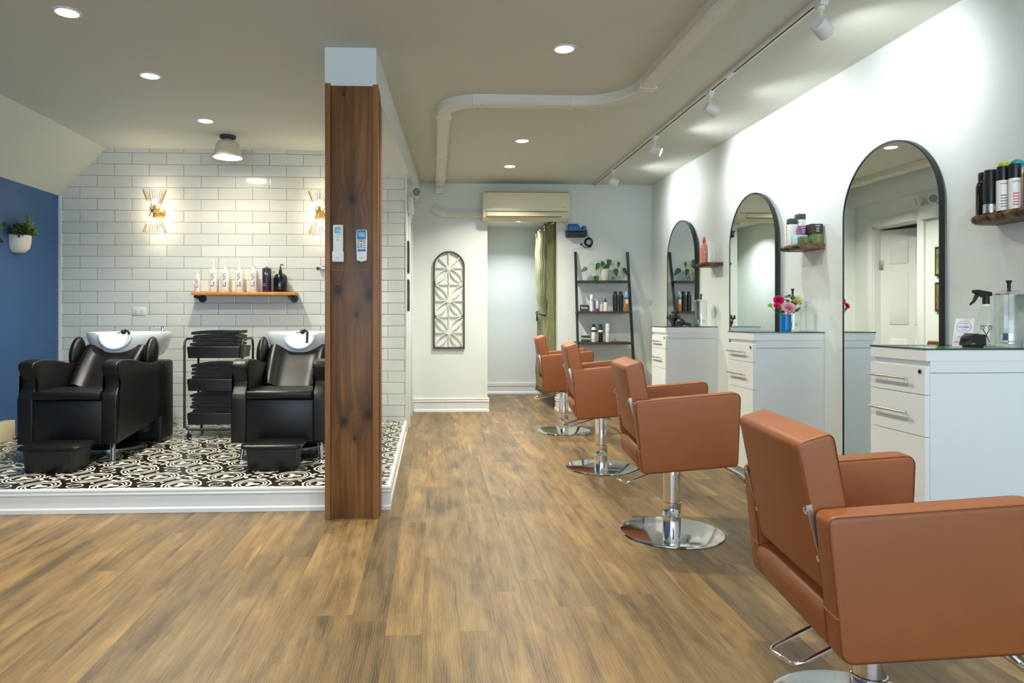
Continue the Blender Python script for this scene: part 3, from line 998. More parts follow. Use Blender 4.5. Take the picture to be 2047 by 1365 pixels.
g = G(); g.prism([(-0.02, 2.175), (0.02, 2.238), (0.155, 2.172), (0.155, 2.108), (0.11, 2.106)], 'xz', BACK - 0.075, BACK, 0.008, 2); g.build('elbow', 'duct', ln, world=True)

# fretwork arch panel
ap = thing('arched_wall_panel', 'narrow arched white fretwork panel in a dark frame', 'wall decor', (0.18, BACK, 0.687))
cx, hw, zb, zt = 0.180, 0.171, 0.687, 1.572


def arch(hw_, zb_, zc, n=20):
    return [(cx - hw_, zb_), (cx + hw_, zb_)] + [(cx + hw_ * math.cos(a), zc + hw_ * math.sin(a)) for a in [PI * i / n for i in range(n + 1)]]


zc = 1.746 - hw
o_ = arch(hw, zb, zc); i_ = arch(hw - 0.017, zb + 0.018, zc)
g = G(); g.loft([[(p[0], BACK, p[1]) for p in o_], [(p[0], BACK - 0.03, p[1]) for p in o_], [(p[0], BACK - 0.03, p[1]) for p in i_], [(p[0], BACK, p[1]) for p in i_]], cap=False); g.build('frame', 'bronze', ap, world=True)
g = G()
yf = BACK - 0.016
h2 = hw - 0.014


def strip(p, q, w=0.0075):
    a, b = Vector((p[0], 0, p[1])), Vector((q[0], 0, q[1]))
    t = (b - a).normalized(); n = Vector((-t.z, 0, t.x)) * w
    g.loft([[(v.x + s * n.x, y, v.z + s * n.z) for s, y in ((-1, yf + 0.006), (1, yf + 0.006), (1, yf - 0.006), (-1, yf - 0.006))] for v in (a, b)])


strip((cx, zb + 0.01), (cx, 1.735), 0.006)
for zz in (0.866, 1.038, 1.21, 1.386, 1.566):
    strip((cx - h2, zz), (cx + h2, zz), 0.006)
strip((cx - 0.113, zc + 0.1), (cx, 1.566)); strip((cx + 0.113, zc + 0.1), (cx, 1.566))
for zc_ in (0.866, 1.21, 1.566):
    g.cyl((cx, yf - 0.009, zc_), (cx, yf + 0.006, zc_), 0.03, seg=16)
    for sx in (-1, 1):
        for sz in (-1, 1):
            if zc_ > 1.5 and sz > 0:
                continue
            p0 = Vector((cx, zc_)); p1 = Vector((cx + sx * h2, zc_ + sz * 0.175)); dd = p1 - p0; nn = Vector((-dd.y, dd.x)).normalized()
            for s in (-1, 1):
                prev = None
                for i in range(9):
                    u = i / 8
                    q = p0 + dd * u + nn * s * 0.034 * math.sin(PI * u)
                    if prev is not None:
                        strip(prev, q, 0.0055)
                    prev = q
for zz in (0.715, 1.03, 1.05):
    pass
g.loft([[(p[0], yf + 0.006, p[1]) for p in arch(h2, zb + 0.016, zc)], [(p[0], yf - 0.006, p[1]) for p in arch(h2, zb + 0.016, zc)],
        [(p[0], yf - 0.006, p[1]) for p in arch(h2 - 0.008, zb + 0.024, zc)], [(p[0], yf + 0.006, p[1]) for p in arch(h2 - 0.008, zb + 0.024, zc)]], cap=False)
g.build('fretwork', 'fret', ap, world=True, smooth=0)

# condensate pump, outlet, cord
pu = thing('condensate_pump', 'small blue and black condensate pump on the wall beside the air conditioner', 'pump', (1.56, BACK, 1.89))
g = G(); g.box(1.455, 1.668, BACK - 0.11, BACK, 1.90, 1.965, 0.012); g.build('tank', 'blackplastic', pu, world=True)
g = G(); g.box(1.444, 1.676, BACK - 0.12, BACK, 1.962, 1.974, 0.004)
g.prism([(1.475, 1.97), (1.478, 2.042), (1.575, 2.042), (1.618, 1.985), (1.62, 1.97)], 'xz', BACK - 0.10, BACK - 0.01, 0.006); g.box(1.632, 1.67, BACK - 0.09, BACK - 0.02, 1.97, 2.022, 0.005)
g.build('motor_cover', 'bluep', pu, world=True)
g = G(); g.tube([(1.425, BACK - 0.02, 2.072), (1.45, BACK - 0.03, 2.05), (1.468, BACK - 0.035, 2.01), (1.47, BACK - 0.04, 1.975)], 0.006, 8); g.build('drain_tube', 'cream', pu, world=True)
ou = thing('wall_outlet', 'white outlet below the blue pump with a black plug in it', 'outlet', (1.60, BACK, 1.83))
g = G(); g.box(1.545, 1.66, BACK - 0.008, BACK, 1.785, 1.868, 0.003); g.build('cover_plate', 'whiteplastic', ou, world=True)
g = G()
for xx in (1.572, 1.628):
    g.box(xx - 0.014, xx + 0.014, BACK - 0.010, BACK - 0.007, 1.812, 1.842, 0.002)
g.build('socket_face', 'card', ou, world=True)
cd = thing('power_cord', 'coiled black power cord hanging between pump and outlet', 'cord', (1.71, BACK, 1.80))
g = G()
pts = []
for i in range(73):
    a = 2 * PI * i / 18
    rr = 0.046 - 0.004 * (i // 18)
    pts.append((1.712 + rr * math.cos(a), BACK - 0.012 - 0.004 * (i // 18), 1.852 + rr * math.sin(a)))
g.tube(pts, 0.0055, 6)
g.tube([(1.668, BACK - 0.04, 1.985), (1.69, BACK - 0.03, 1.955), (1.70, BACK - 0.02, 1.92), (1.715, BACK - 0.02, 1.897)], 0.0045, 6)
g.tube([(1.632, BACK - 0.03, 1.827), (1.65, BACK - 0.03, 1.805), (1.69, BACK - 0.02, 1.79), (1.735, BACK - 0.02, 1.80), (1.745, BACK - 0.02, 1.825)], 0.0045, 6)
g.build('cable', 'blackplastic', cd, world=True)
g = G(); g.cyl((1.628, BACK - 0.008, 1.828), (1.628, BACK - 0.035, 1.828), 0.012, seg=12); g.build('plug', 'blackplastic', cd, world=True)

# emergency light on the partition, framed pictures
em = thing('emergency_light', 'white emergency light with two round lamp heads high on the partition wall', 'emergency light', (-0.228, 6.34, 1.99))
g = G(); g.box(-0.228, -0.172, 6.24, 6.44, 1.99, 2.13, 0.01); g.build('housing', 'whiteplastic', em, world=True)
for yy, ax in ((6.22, (0.45, -1.0, -0.15)), (6.42, (0.8, 0.6, -0.3))):
    g = G(); c = Vector((-0.148, yy, 2.165)); ax = Vector(ax).normalized()
    g.cyl((-0.2, yy + 0.05, 2.12), c, 0.008, seg=8)
    g.lathe([(0.018, -0.05), (0.036, -0.03), (0.044, 0.0), (0.047, 0.008), (0.041, 0.010), (0.001, 0.004)], c=c, axis=ax, seg=24); h = g.build('lamp_head', 'whiteplastic', em, world=True)
    g = G(); g.cyl(c + ax * 0.009, c + ax * 0.012, 0.039, seg=24); g.build('lens', 'greyp', h, world=True)
for zz, a, lab in ((1.425, 'art1', 'black-framed green print on the partition, the upper one'), (1.085, 'art2', 'black-framed gold print on the partition, the lower one')):
    t = thing('picture_frame', lab, 'picture', (-0.228, 6.16, zz), group='framed prints on the partition')
    g = G(); g.box(-0.228, -0.206, 6.05, 6.27, zz, zz + 0.28, 0.002); g.build('frame', 'frameblack', t, world=True)
    g = G(); g.box(-0.207, -0.203, 6.07, 6.25, zz + 0.02, zz + 0.26); g.build('print', a, t, world=True)

# curtain in the hallway
cr = thing('tied_curtain', 'olive green satin curtain tied back at the side of the hallway', 'curtain', (1.36, 8.1, 0.08))
for part, (ya, yb, nfold, xoff) in (('curtain_panel', (7.80, 8.62, 5, 0.0)), ('curtain_edge', (7.60, 7.78, 2, 0.012))):
    g = G(); NR, NC = 26, 64
    rings = []
    for i in range(NR + 1):
        z = 2.115 - 2.0 * i / NR
        tz = abs(z - 1.08)
        pinch = 1 - 0.42 * math.exp(-(tz / 0.28) ** 2) if part == 'curtain_panel' else 1.0
        row = []
        for j in range(NC + 1):
            u = j / NC
            yy = ya + (yb - ya) * u
            mid = ya + (yb - ya) * 0.62
            yy = mid + (yy - mid) * pinch
            xx = 1.335 + xoff + (0.030 * pinch + 0.008) * math.sin(2 * PI * nfold * u + 0.5 * math.sin(z * 3)) + 0.006 * math.sin(z * 21 + u * 30)
            row.append((xx, yy, z))
        rings.append(row)
    g.loft(rings, close=False, cap=False)
    g.build(part, 'curtain', cr, world=True, smooth=80, solid=0.003)
g = G(); g.tube([(1.335, 7.50, 2.07), (1.335, 9.12, 2.07)], 0.011, 12); g.build('curtain_rod', 'steel', cr, world=True)
for yy in (7.86, 8.2, 8.52):
    g = G(); c = Vector((1.292, yy, 2.055)); g.tube([(c.x, c.y + 0.026 * math.cos(a), c.z + 0.026 * math.sin(a)) for a in [2 * PI * i / 16 for i in range(16)]], 0.006, 6, closed=True); g.build('grommet', 'chrome', cr, world=True)
g = G(); g.tube([(1.335 + 0.06 * math.cos(a), 8.30 + 0.255 * math.sin(a), 1.075 + 0.02 * math.sin(a)) for a in [2 * PI * i / 24 for i in range(24)]], 0.011, 6, closed=True)
g.box(1.26, 1.275, 8.26, 8.29, 0.98, 1.07, 0.003); g.build('tie_back', 'blackplastic', cr, world=True)

# ------------------------------------------------------------------ products


def bottle(name, label, cat, loc, prof, col, capprof=None, capcol=None, seg=20, group=None, extra=None, sx=1.0, sy=1.0):
    t = thing(name, label, cat, loc, 0, group)
    g = G(); g.lathe(prof, seg=seg, sx=sx, sy=sy); g.build('body', col, t)
    if capprof:
        g = G(); g.lathe(capprof, seg=seg, sx=sx, sy=sy); g.build('cap', capcol, t)
    if extra:
        extra(t)
    return t


def shoulder(r, h, rn, hn):
    return [(0.001, 0), (r * 0.94, 0), (r, 0.004), (r, h * 0.97), (r * 0.93, h), (rn * 1.15, h + (hn - h) * 0.35), (rn, hn)]


def pumptop(t, z, m, r=0.012, dirx=-1, h=0.05):
    g = G(); g.cyl((0, 0, z), (0, 0, z + 0.012), r, seg=14); g.cyl((0, 0, z + 0.012), (0, 0, z + h), r * 0.35, seg=8)
    g.tube([(0.006, 0, z + h), (0, 0, z + h + 0.003), (dirx * 0.02, -0.008, z + h + 0.003), (dirx * 0.026, -0.01, z + h - 0.004)], 0.0045, 8)
    g.build('pump', m, t)


# long shelf on the tiled wall
sh = thing('wash_shelf', 'honey pine shelf on black pipe brackets on the tiled wall', 'shelf', (-1.6, 5.94, 1.217))
g = G(); g.box(-2.03, -1.167, 5.865, TILE_Y - 0.003, 1.219, 1.245, 0.003); g.build('board', 'orangewood', sh, world=True)
for xx in (-2.0, -1.215):
    g = G(); g.cyl((xx + 0.015, TILE_Y, 1.192), (xx + 0.015, TILE_Y - 0.01, 1.192), 0.034, seg=20); g.cyl((xx + 0.015, TILE_Y - 0.01, 1.192), (xx + 0.015, TILE_Y - 0.03, 1.192), 0.018, seg=14); g.cyl((xx, TILE_Y - 0.03, 1.195), (xx, 5.885, 1.205), 0.014, seg=12)
    g.build('pipe_bracket', 'blackmetal', sh, world=True)


def unite(t, r, zc_, size):
    g = G()

    def fn(a, b, c):
        x = b * 0.9
        return (x, -math.sqrt(max(r * r - x * x, 1e-6)) - 0.0006 - c, zc_ - a)
    text_mesh(g, 'UNITE', size, fn, bold=0.0009)
    g.build('lettering', 'ink', t)


YB = 5.945
names5 = ['small white pump bottle with dark vertical lettering, first on the pine shelf', 'tall white pump bottle right beside the small one on the pine shelf',
          'tall white pump bottle with dark cap lettering, second tall one from the small bottle', 'tall white pump bottle, third tall one from the small bottle on the pine shelf',
          'tall white pump bottle next to the plum bottle on the pine shelf']
for i, (xx, r, h) in enumerate(((-2.003, 0.021, 0.135), (-1.868, 0.034, 0.19), (-1.768, 0.036, 0.19), (-1.648, 0.034, 0.19), (-1.530, 0.034, 0.19))):
    t = bottle('shampoo_bottle', names5[i], 'bottle', (xx, YB, 1.246), shoulder(r, h, 0.012, h + 0.018), 'btlw', group='white pump bottles on the pine shelf')
    unite(t, r, h * 0.53, 0.040 if i else 0.028)
    g = G(); g.box(-r * 0.5, r * 0.5, -r - 0.0012, -r * 0.82, 0.016, 0.018); g.build('small_print', 'greyp', t)
    pumptop(t, h + 0.018, 'btlw', 0.012, -1, 0.055 if i else 0.025)
t = bottle('shampoo_bottle', 'dark plum bottle with silver script and clear pump on the pine shelf', 'bottle', (-1.418, YB, 1.246), shoulder(0.038, 0.205, 0.013, 0.215), 'btlp')
g = G(); text_mesh(g, 'To', 0.03, lambda a, b, c: (0.004 + a, -0.0385 - c, 0.155 + b)); g.box(-0.028, 0.0, -0.038, -0.0365, 0.07, 0.072); g.box(-0.028, 0.004, -0.038, -0.0365, 0.055, 0.057); g.build('lettering', 'whiteink', t)
pumptop(t, 0.213, 'btlw', 0.012, 1, 0.07)
t = bottle('shampoo_bottle', 'glossy black round-shouldered pump bottle at the end of the pine shelf', 'bottle', (-1.302, YB, 1.246),
           [(0.001, 0), (0.055, 0), (0.058, 0.008), (0.058, 0.115), (0.052, 0.138), (0.036, 0.155), (0.016, 0.162), (0.015, 0.175)], 'btlk', seg=28)
g = G(); text_mesh(g, 'R', 0.036, lambda a, b, c: (0.004 + a, -0.0588 - c, 0.055 + b)); g.box(-0.01, 0.02, -0.0592, -0.058, 0.03, 0.0315); g.build('lettering', 'goldink', t)
g = G(); g.cyl((0, 0, 0.17), (0, 0, 0.195), 0.013, seg=14); g.cyl((0, 0, 0.195), (0, 0, 0.215), 0.005, seg=8); g.build('pump_collar', 'blackplastic', t)
pumptop(t, 0.205, 'blackplastic', 0.008, 1, 0.028)

# outlet on tile
ou = thing('wall_outlet', 'white horizontal double outlet on the tiled wall', 'outlet', (-2.522, TILE_Y, 1.083))
g = G(); g.box(-2.58, -2.464, TILE_Y - 0.008, TILE_Y, 1.049, 1.117, 0.003); g.build('cover_plate', 'whiteplastic', ou, world=True)
for xx in (-2.546, -2.498):
    g = G(); g.box(xx - 0.017, xx + 0.017, TILE_Y - 0.011, TILE_Y - 0.007, 1.067, 1.099, 0.005); so = g.build('socket', 'whiteplastic', ou, world=True)
    g = G()
    for dx, dz in ((-0.006, 0.006), (-0.006, -0.007)):
        g.box(xx + dx - 0.004, xx + dx + 0.004, TILE_Y - 0.0115, TILE_Y - 0.0105, 1.083 + dz - 0.001, 1.083 + dz + 0.001)
    g.cyl((xx + 0.008, TILE_Y - 0.0115, 1.083), (xx + 0.008, TILE_Y - 0.0105, 1.083), 0.003, seg=8)
    g.build('slots', 'gap', so, world=True)

# small grey bracket beside the pillar on the tiled wall (wall-mounted hook)
hk = thing('wall_hook', 'small grey wall bracket partly hidden behind the pillar', 'bracket', (-0.97, TILE_Y, 1.458))
g = G(); g.box(-0.985, -0.93, TILE_Y - 0.05, TILE_Y, 1.445, 1.475, 0.003); g.build('arm', 'steel', hk, world=True)
g = G(); g.box(-1.0, -0.985, TILE_Y - 0.055, TILE_Y - 0.03, 1.44, 1.466, 0.002); g.build('tip', 'greyband', hk, world=True)


# ------------------------------------------------------------------ sconces
def make_sconce(x, z, lab):
    t = thing('wall_sconce', lab, 'wall lamp', (x, TILE_Y, z), group='brass sconces on the tiled wall')
    yc = -0.105
    g = G(); g.lathe([(0.001, 0), (0.05, 0.0), (0.052, 0.004), (0.048, 0.014), (0.02, 0.018), (0.001, 0.018)], axis=(0, -1, 0), seg=28); g.build('backplate', 'brass', t)
    g = G(); g.cyl((0, -0.015, 0), (0, yc, 0), 0.009, seg=12); g.build('arm', 'brass', t)
    g = G(); g.lathe([(0.030, -0.017), (0.034, -0.017), (0.034, 0.017), (0.030, 0.017)], c=(0, yc, 0), seg=28, cap=False); g.cyl((0, yc, -0.016), (0, yc, 0.016), 0.030); g.build('band', 'brass', t)
    g = G()
    n = 26
    for k in range(n):
        a = 2 * PI * k / n
        for s in (-1, 1):
            p0 = (0.031 * math.cos(a), yc + 0.031 * math.sin(a), s * 0.005)
            q = 0.096
            p1 = (q * math.cos(a), yc + min(q * 0.93 * math.sin(a), q), s * (0.182 + 0.006 * math.cos(3 * a)))
            g.cyl(p0, p1, 0.0019, seg=5)
    rods = g.build('rods', 'brass', t)
    for s in (-1, 1):
        g = G(); g.cyl((0, yc, s * 0.016), (0, yc, s * 0.055), 0.013, seg=14); so = g.build('socket', 'brass', t)
        g = G(); g.sph((0, yc, s * 0.082), 0.024, 14, 10, (1, 1, 1.15)); g.build('bulb', 'ledwarm', so)
        light('POINT', 'sconce_lamp', (x, TILE_Y + yc, z + s * 0.082), 14.0, WARM, shadow_soft_size=0.026)


make_sconce(-2.352, 1.928, 'brass starburst sconce on the open part of the tiled wall')
make_sconce(-0.965, 1.928, 'brass starburst sconce half hidden by the wooden pillar')

# ------------------------------------------------------------------ wall planters


def leafcloud(g, c, r, n, size, rnd, flat=1.0):
    for _ in range(n):
        d = Vector((rnd.gauss(0, 1), rnd.gauss(0, 1), rnd.gauss(0, 1))).normalized()
        rr = rnd.random() ** 0.4
        p = Vector(c) + Vector((d.x * r[0], d.y * r[1], d.z * r[2])) * rr
        a = Vector((rnd.gauss(0, 1), rnd.gauss(0, 1), rnd.gauss(0, 1))).normalized()
        u = (d + a * 0.7).normalized()
        w = u.cross(a).normalized()
        s = size * rnd.uniform(0.6, 1.2)
        n_ = u.cross(w) * s * 0.15
        vs = [g.bm.verts.new(q) for q in (p - u * s * 0.5, p + w * s * 0.38 + n_, p + u * s * 0.6, p - w * s * 0.38 + n_)]
        g.bm.faces.new(vs).material_index = g.mi


def make_planter(y, lab, seed, grp='white wall planters on the blue wall'):
    rnd = random.Random(seed)
    t = thing('wall_planter', lab, 'planter', (LW, y, 1.525), group=grp)
    g = G()
    rings = []
    for (r, z) in ((0.02, 0.0), (0.05, 0.006), (0.072, 0.035), (0.080, 0.08), (0.082, 0.135), (0.078, 0.137), (0.074, 0.12), (0.03, 0.11)):
        rings.append([(max(r * 1.35 * math.sin(a), 0.0), r * math.cos(a) * 1.05, z) for a in [PI * i / 16 for i in range(17)]] + [(0.0, 0.0, z)])
    g.loft(rings)
    g.build('pot', 'pot', t)
    g = G(); g.mi = 0
    leafcloud(g, (0.06, -0.025, 0.17), (0.06, 0.115, 0.055), 560, 0.024, rnd)
    g.build('foliage', 'greend', t, smooth=0)
    g = G(); leafcloud(g, (0.08, 0.02, 0.20), (0.04, 0.07, 0.055), 190, 0.024, rnd); leafcloud(g, (0.07, 0.03, 0.27), (0.02, 0.025, 0.045), 50, 0.018, rnd); leafcloud(g, (0.09, 0.095, 0.165), (0.02, 0.03, 0.03), 40, 0.02, rnd)
    g.build('sprigs', 'greenl', t, smooth=0)
    return t


make_planter(5.42, 'white half-round planter with bushy green succulents on the blue wall', 3)
t = make_planter(4.98, 'white wall planter cut by the picture edge, trailing a few leaves', 8)
g = G(); g.tube([(0.05, 0.02, 0.16), (0.09, 0.09, 0.19), (0.1, 0.15, 0.165)], 0.002, 5)
leafcloud(g, (0.1, 0.13, 0.18), (0.02, 0.04, 0.015), 10, 0.03, random.Random(4)); leafcloud(g, (0.09, 0.11, 0.06), (0.01, 0.03, 0.02), 8, 0.024, random.Random(5)); g.build('trailing_leaves', 'greend', t)

# baseboard heater
he = thing('baseboard_heater', 'cream metal baseboard heater on the floor along the blue wall', 'heater', (LW, 4.3, PLAT))
g = G()
g.prism([(LW, PLAT + 0.0), (LW + 0.06, PLAT), (LW + 0.066, PLAT + 0.05), (LW + 0.066, PLAT + 0.052), (LW + 0.03, PLAT + 0.06), (LW + 0.03, PLAT + 0.09), (LW + 0.062, PLAT + 0.10), (LW + 0.05, PLAT + 0.135), (LW, PLAT + 0.14)], 'xz', 3.72, 5.12)
g.build('cover', 'cream', he, world=True, smooth=0)
g = G(); g.box(LW, LW + 0.068, 5.12, 5.30, PLAT, PLAT + 0.14, 0.004); g.build('end_box', 'cream', he, world=True)
g = G(); g.box(LW + 0.02, LW + 0.032, 3.74, 5.12, PLAT + 0.062, PLAT + 0.088); g.build('fins', 'gap', he, world=True)

# ------------------------------------------------------------------ shampoo units


def make_unit(loc, lab):
    t = thing('shampoo_chair', lab, 'shampoo chair', loc, 0, 'black backwash units')
    H = 0.235
    side = [(0.0, 0.12), (0.0, 0.40), (0.012, 0.43), (0.045, 0.475), (0.05, 0.51), (0.03, 0.55), (0.005, 0.60), (0.02, 0.632), (0.10, 0.645),
            (0.25, 0.635), (0.42, 0.605), (0.55, 0.59), (0.66, 0.60), (0.775, 0.60), (0.775, 0.20)]
    side = roundpoly(side, [0.015, 0.05, 0.03, 0.04, 0.04, 0.04, 0.04, 0.03, 0.08, 0.1, 0.1, 0.08, 0.05, 0.03, 0.03], 4)
    for s in (-1, 1):
        g = G()
        a, b = (0.205, 0.302) if s > 0 else (-0.302, -0.205)
        g.prism(side, 'yz', a, b, 0.03, 5)
        g.build('armrest', 'blackleather', t, smooth=60)
        # padded wing beside the headrest
        g = G(); g.sph((s * 0.258, 0.64, 0.655), 0.1, 18, 14, (0.42, 0.80, 1.22), Matrix.Rotation(math.radians(-20), 3, 'X')); g.build('wing', 'blackleather', t, smooth=80)
    g = G(); g.box(-0.212, 0.212, 0.006, 0.60, 0.122, 0.395, 0.01); g.build('seat_base', 'blackleather', t)
    g = G(); g.prism(roundpoly([(-0.012, 0.398), (-0.018, 0.452), (0.30, 0.452), (0.5, 0.43), (0.5, 0.39)], [0.015, 0.025, 0.05, 0.02, 0.02]), 'yz', -0.207, 0.207, 0.014, 3); g.build('seat', 'blackleather', t, smooth=60)
    # reclined back, concave
    g = G(); rings = []
    for i in range(13):
        v = i / 12
        y = 0.40 + 0.27 * v; z = 0.44 + 0.265 * v + 0.02 * math.sin(PI * v)
        row_f, row_b = [], []
        for j in range(17):
            u = -1 + 2 * j / 16
            x = 0.205 * u * (1.0 + 0.04 * v)
            bolster = 0.036 * math.exp(-((abs(u) - 0.80) / 0.16) ** 2)
            lift = -0.022 * (1 - u * u) * v
            row_f.append((x, y - bolster * 0.75 + 0.012, z + bolster * 0.6 + lift))
            row_b.append((x, y + 0.075, z - 0.06 + lift * 0.5))
        rings.append(row_f + list(reversed(row_b)))
    g.loft(rings); g.build('backrest', 'blackleather', t, smooth=70)
    # pedestal tower
    g = G(); g.box(-0.312, 0.312, 0.70, 0.92, 0.012, 0.595, 0.025, 4); g.build('pedestal', 'blackleather', t)
    g = G(); g.box(-0.25, 0.25, 0.55, 0.70, 0.10, 0.40, 0.01); g.build('rear_shroud', 'blackplastic', t)
    g = G(); g.lathe([(0.001, 0), (0.2, 0), (0.2, 0.01), (0.19, 0.014), (0.001, 0.014)], c=(0, 0.60, 0), seg=32); g.build('floor_plate', 'steel', t)
    # basin
    g = G(); nA = 128; rings = []

    def rxy(a):
        ex = 2.6
        ca, sa = math.cos(a), math.sin(a)
        rr = (abs(ca) ** ex + abs(sa) ** ex) ** (-1 / ex)
        return 0.278 * rr * ca, 0.265 * rr * sa

    def rim(a):
        x, y = rxy(a)
        R_ = 0.108
        if y > 0 or abs(x) > R_ * 1.35:
            return 0.80
        if abs(x) < R_:
            return 0.80 - 0.018 - 0.098 * math.sqrt(1 - (x / R_) ** 2)
        u = (abs(x) - R_) / (R_ * 0.35)
        return 0.80 - 0.018 * (1 - u) ** 2

    def ring(fr, fz, inset=0.0):
        out = []
        for k in range(nA):
            a = -PI / 2 + 2 * PI * k / nA
            ex = 2.6
            ca, sa = math.cos(a), math.sin(a)
            rr = (abs(ca) ** ex + abs(sa) ** ex) ** (-1 / ex)
            zr = rim(a)
            zz = fz(zr)
            fx = fr(zr) if callable(fr) else fr
            out.append((0.278 * rr * ca * fx, 0.90 + 0.265 * rr * sa * fx, zz))
        return out
    zb = 0.60
    for f, q in ((0.35, 0.0), (0.62, 0.03), (0.80, 0.18), (0.91, 0.45), (0.975, 0.75), (1.0, 0.96), (0.992, 1.0), (0.955, 1.0), (0.93, 0.93), (0.88, 0.7), (0.80, 0.45), (0.62, 0.26), (0.3, 0.2), (0.06, 0.18)):
        rings.append(ring(f, lambda zr, q=q: zb + (zr - zb) * q))
    g.loft(rings)
    bs = g.build('basin', 'porcelain', t, smooth=70)
    # raised lip round the neck cut
    g = G(); pts = []
    for k in range(25):
        th = PI * k / 24
        x = -0.106 * math.cos(th)
        yy = -0.265 * (1 - (abs(x) / 0.278) ** 2.6) ** (1 / 2.6)
        pts.append((x, 0.90 + yy * 0.985, 0.786 - 0.098 * math.sin(th)))
    g.tube(pts, 0.015, 12); g.build('neck_rest', 'porcelain', bs, smooth=80)
    g = G(); g.tube([(0.02, 0.84, 0.72), (0.03, 0.80, 0.80), (0.015, 0.78, 0.815), (-0.005, 0.79, 0.80)], 0.010, 10); g.sph((-0.003, 0.79, 0.802), 0.019); g.build('spray_hose', 'blackplastic', bs)
    g = G(); g.tube([(-0.005, 0.79, 0.80), (-0.05, 0.80, 0.79)], 0.008, 8); g.build('spray_nozzle', 'chrome', bs)
    g = G(); g.cyl((0.19, 1.02, 0.79), (0.19, 1.02, 0.835), 0.013); g.tube([(0.19, 1.02, 0.83), (0.165, 1.0, 0.84), (0.14, 0.98, 0.836)], 0.007, 8); g.box(0.195, 0.215, 1.0, 1.03, 0.815, 0.845, 0.004); g.build('mixer_tap', 'chrome', bs)
    g = G(); g.cyl((0, 0.86, 0.683), (0, 0.86, 0.687), 0.03, seg=20); g.build('drain', 'steel', bs)
    for s in (-1, 1):
        g = G(); g.cyl((s * 0.235, 0.10, 0.13), (s * 0.252, 0.06, 0.008), 0.0155, seg=16); g.cyl((s * 0.252, 0.06, 0.0), (s * 0.252, 0.06, 0.009), 0.022, seg=16); g.build('leg', 'chrome', t)
    return t


u2 = make_unit((-0.960, 4.35, PLAT), 'black vinyl shampoo chair with white basin beside the wooden pillar')
u1 = dup(u2, (-2.262, 4.35, PLAT), 0.0, 'black vinyl shampoo chair with white basin next to the blue wall')


def make_foot(loc, lab):
    t = thing('footrest_box', lab, 'footrest', loc, 0, 'black footrest boxes')
    g = G()
    g.loft([[(x, y, z) for x, y in roundpoly([(-a, -b), (a, -b), (a, b), (-a, b)], 0.02, 3)] for a, b, z in ((0.135, 0.100, 0.0), (0.138, 0.103, 0.004), (0.150, 0.111, 0.135))])
    g.build('box', 'blackplastic', t)
    g = G()
    g.loft([[(x, y, z) for x, y in roundpoly([(-a, -b), (a, -b), (a, b), (-a, b)], 0.03, 4)] for a, b, z in ((0.165, 0.114, 0.130), (0.178, 0.121, 0.137), (0.178, 0.121, 0.150), (0.168, 0.114, 0.158))])
    g.build('lid', 'blackleather', t)
    return t


f2 = make_foot((-0.955, 4.208, PLAT), 'black footrest box before the shampoo chair beside the pillar')
dup(f2, (-2.24, 4.208, PLAT), 0.0, 'black footrest box before the shampoo chair next to the blue wall')

# ------------------------------------------------------------------ towel trolley
tx, ty = -1.655, 5.42
tro = thing('towel_trolley', 'black three-tier metal trolley on casters holding folded towels', 'trolley', (tx, ty, PLAT))
WX, WY = 0.215, 0.155
for s in (-1, 1):
    g = G()
    x = tx + s * WX
    top = 0.745 + PLAT
    pts = [(x, ty - WY, PLAT + 0.075)] + [(x, ty - WY, top - 0.05), (x, ty - WY + 0.012, top - 0.018), (x, ty - WY + 0.045, top), (x, ty + WY - 0.045, top), (x, ty + WY - 0.012, top - 0.018), (x, ty + WY, top - 0.05)] + [(x, ty + WY, PLAT + 0.075)]
    g.tube(pts, 0.0095, 10)
    g.build('side_frame', 'blackmetal', tro, world=True, smooth=60)
for yy in (ty - WY, ty + WY):
    g = G()
    g.tube([(tx - WX, yy, PLAT + 0.12), (tx - WX, yy, PLAT + 0.09), (tx - WX + 0.02, yy, PLAT + 0.068), (tx - WX + 0.05, yy, PLAT + 0.062), (tx + WX - 0.05, yy, PLAT + 0.062), (tx + WX - 0.02, yy, PLAT + 0.068), (tx + WX, yy, PLAT + 0.09), (tx + WX, yy, PLAT + 0.12)], 0.0095, 10)
    g.build('base_rail', 'blackmetal', tro, world=True, smooth=60)
tiers = (0.60, 0.352, 0.095)
for zt_ in tiers:
    g = G()
    z0 = PLAT + zt_; hh = 0.085; a, b = WX - 0.012, WY - 0.004
    g.loft([[(tx + x, ty + y, z) for x, y in roundpoly([(-p, -q), (p, -q), (p, q), (-p, q)], 0.015, 3)] for p, q, z in
            ((a - 0.008, b - 0.008, z0), (a, b, z0 + hh), (a - 0.002, b - 0.002, z0 + hh + 0.002), (a - 0.004, b - 0.004, z0 + hh), (a - 0.012, b - 0.012, z0 + 0.004))])
    g.build('tray', 'blackmetal', tro, world=True)
for sx in (-1, 1):
    for sy in (-1, 1):
        c = Vector((tx + sx * (WX - 0.03), ty + sy * (WY - 0.01), PLAT + 0.0245))
        g = G(); g.cyl(c + Vector((-0.009, 0.008, 0)), c + Vector((0.009, 0.008, 0)), 0.0245, seg=20); w_ = g.build('caster_wheel', 'blackplastic', tro, world=True)
        g = G(); g.box(c.x - 0.013, c.x - 0.010, c.y - 0.01, c.y + 0.018, PLAT + 0.022, PLAT + 0.05, 0.001); g.box(c.x + 0.010, c.x + 0.013, c.y - 0.01, c.y + 0.018, PLAT + 0.022, PLAT + 0.05, 0.001); g.cyl((c.x, c.y, PLAT + 0.048), (c.x, c.y, PLAT + 0.066), 0.007, seg=10); g.build('caster_fork', 'chrome', w_, world=True)

rnd = random.Random(11)


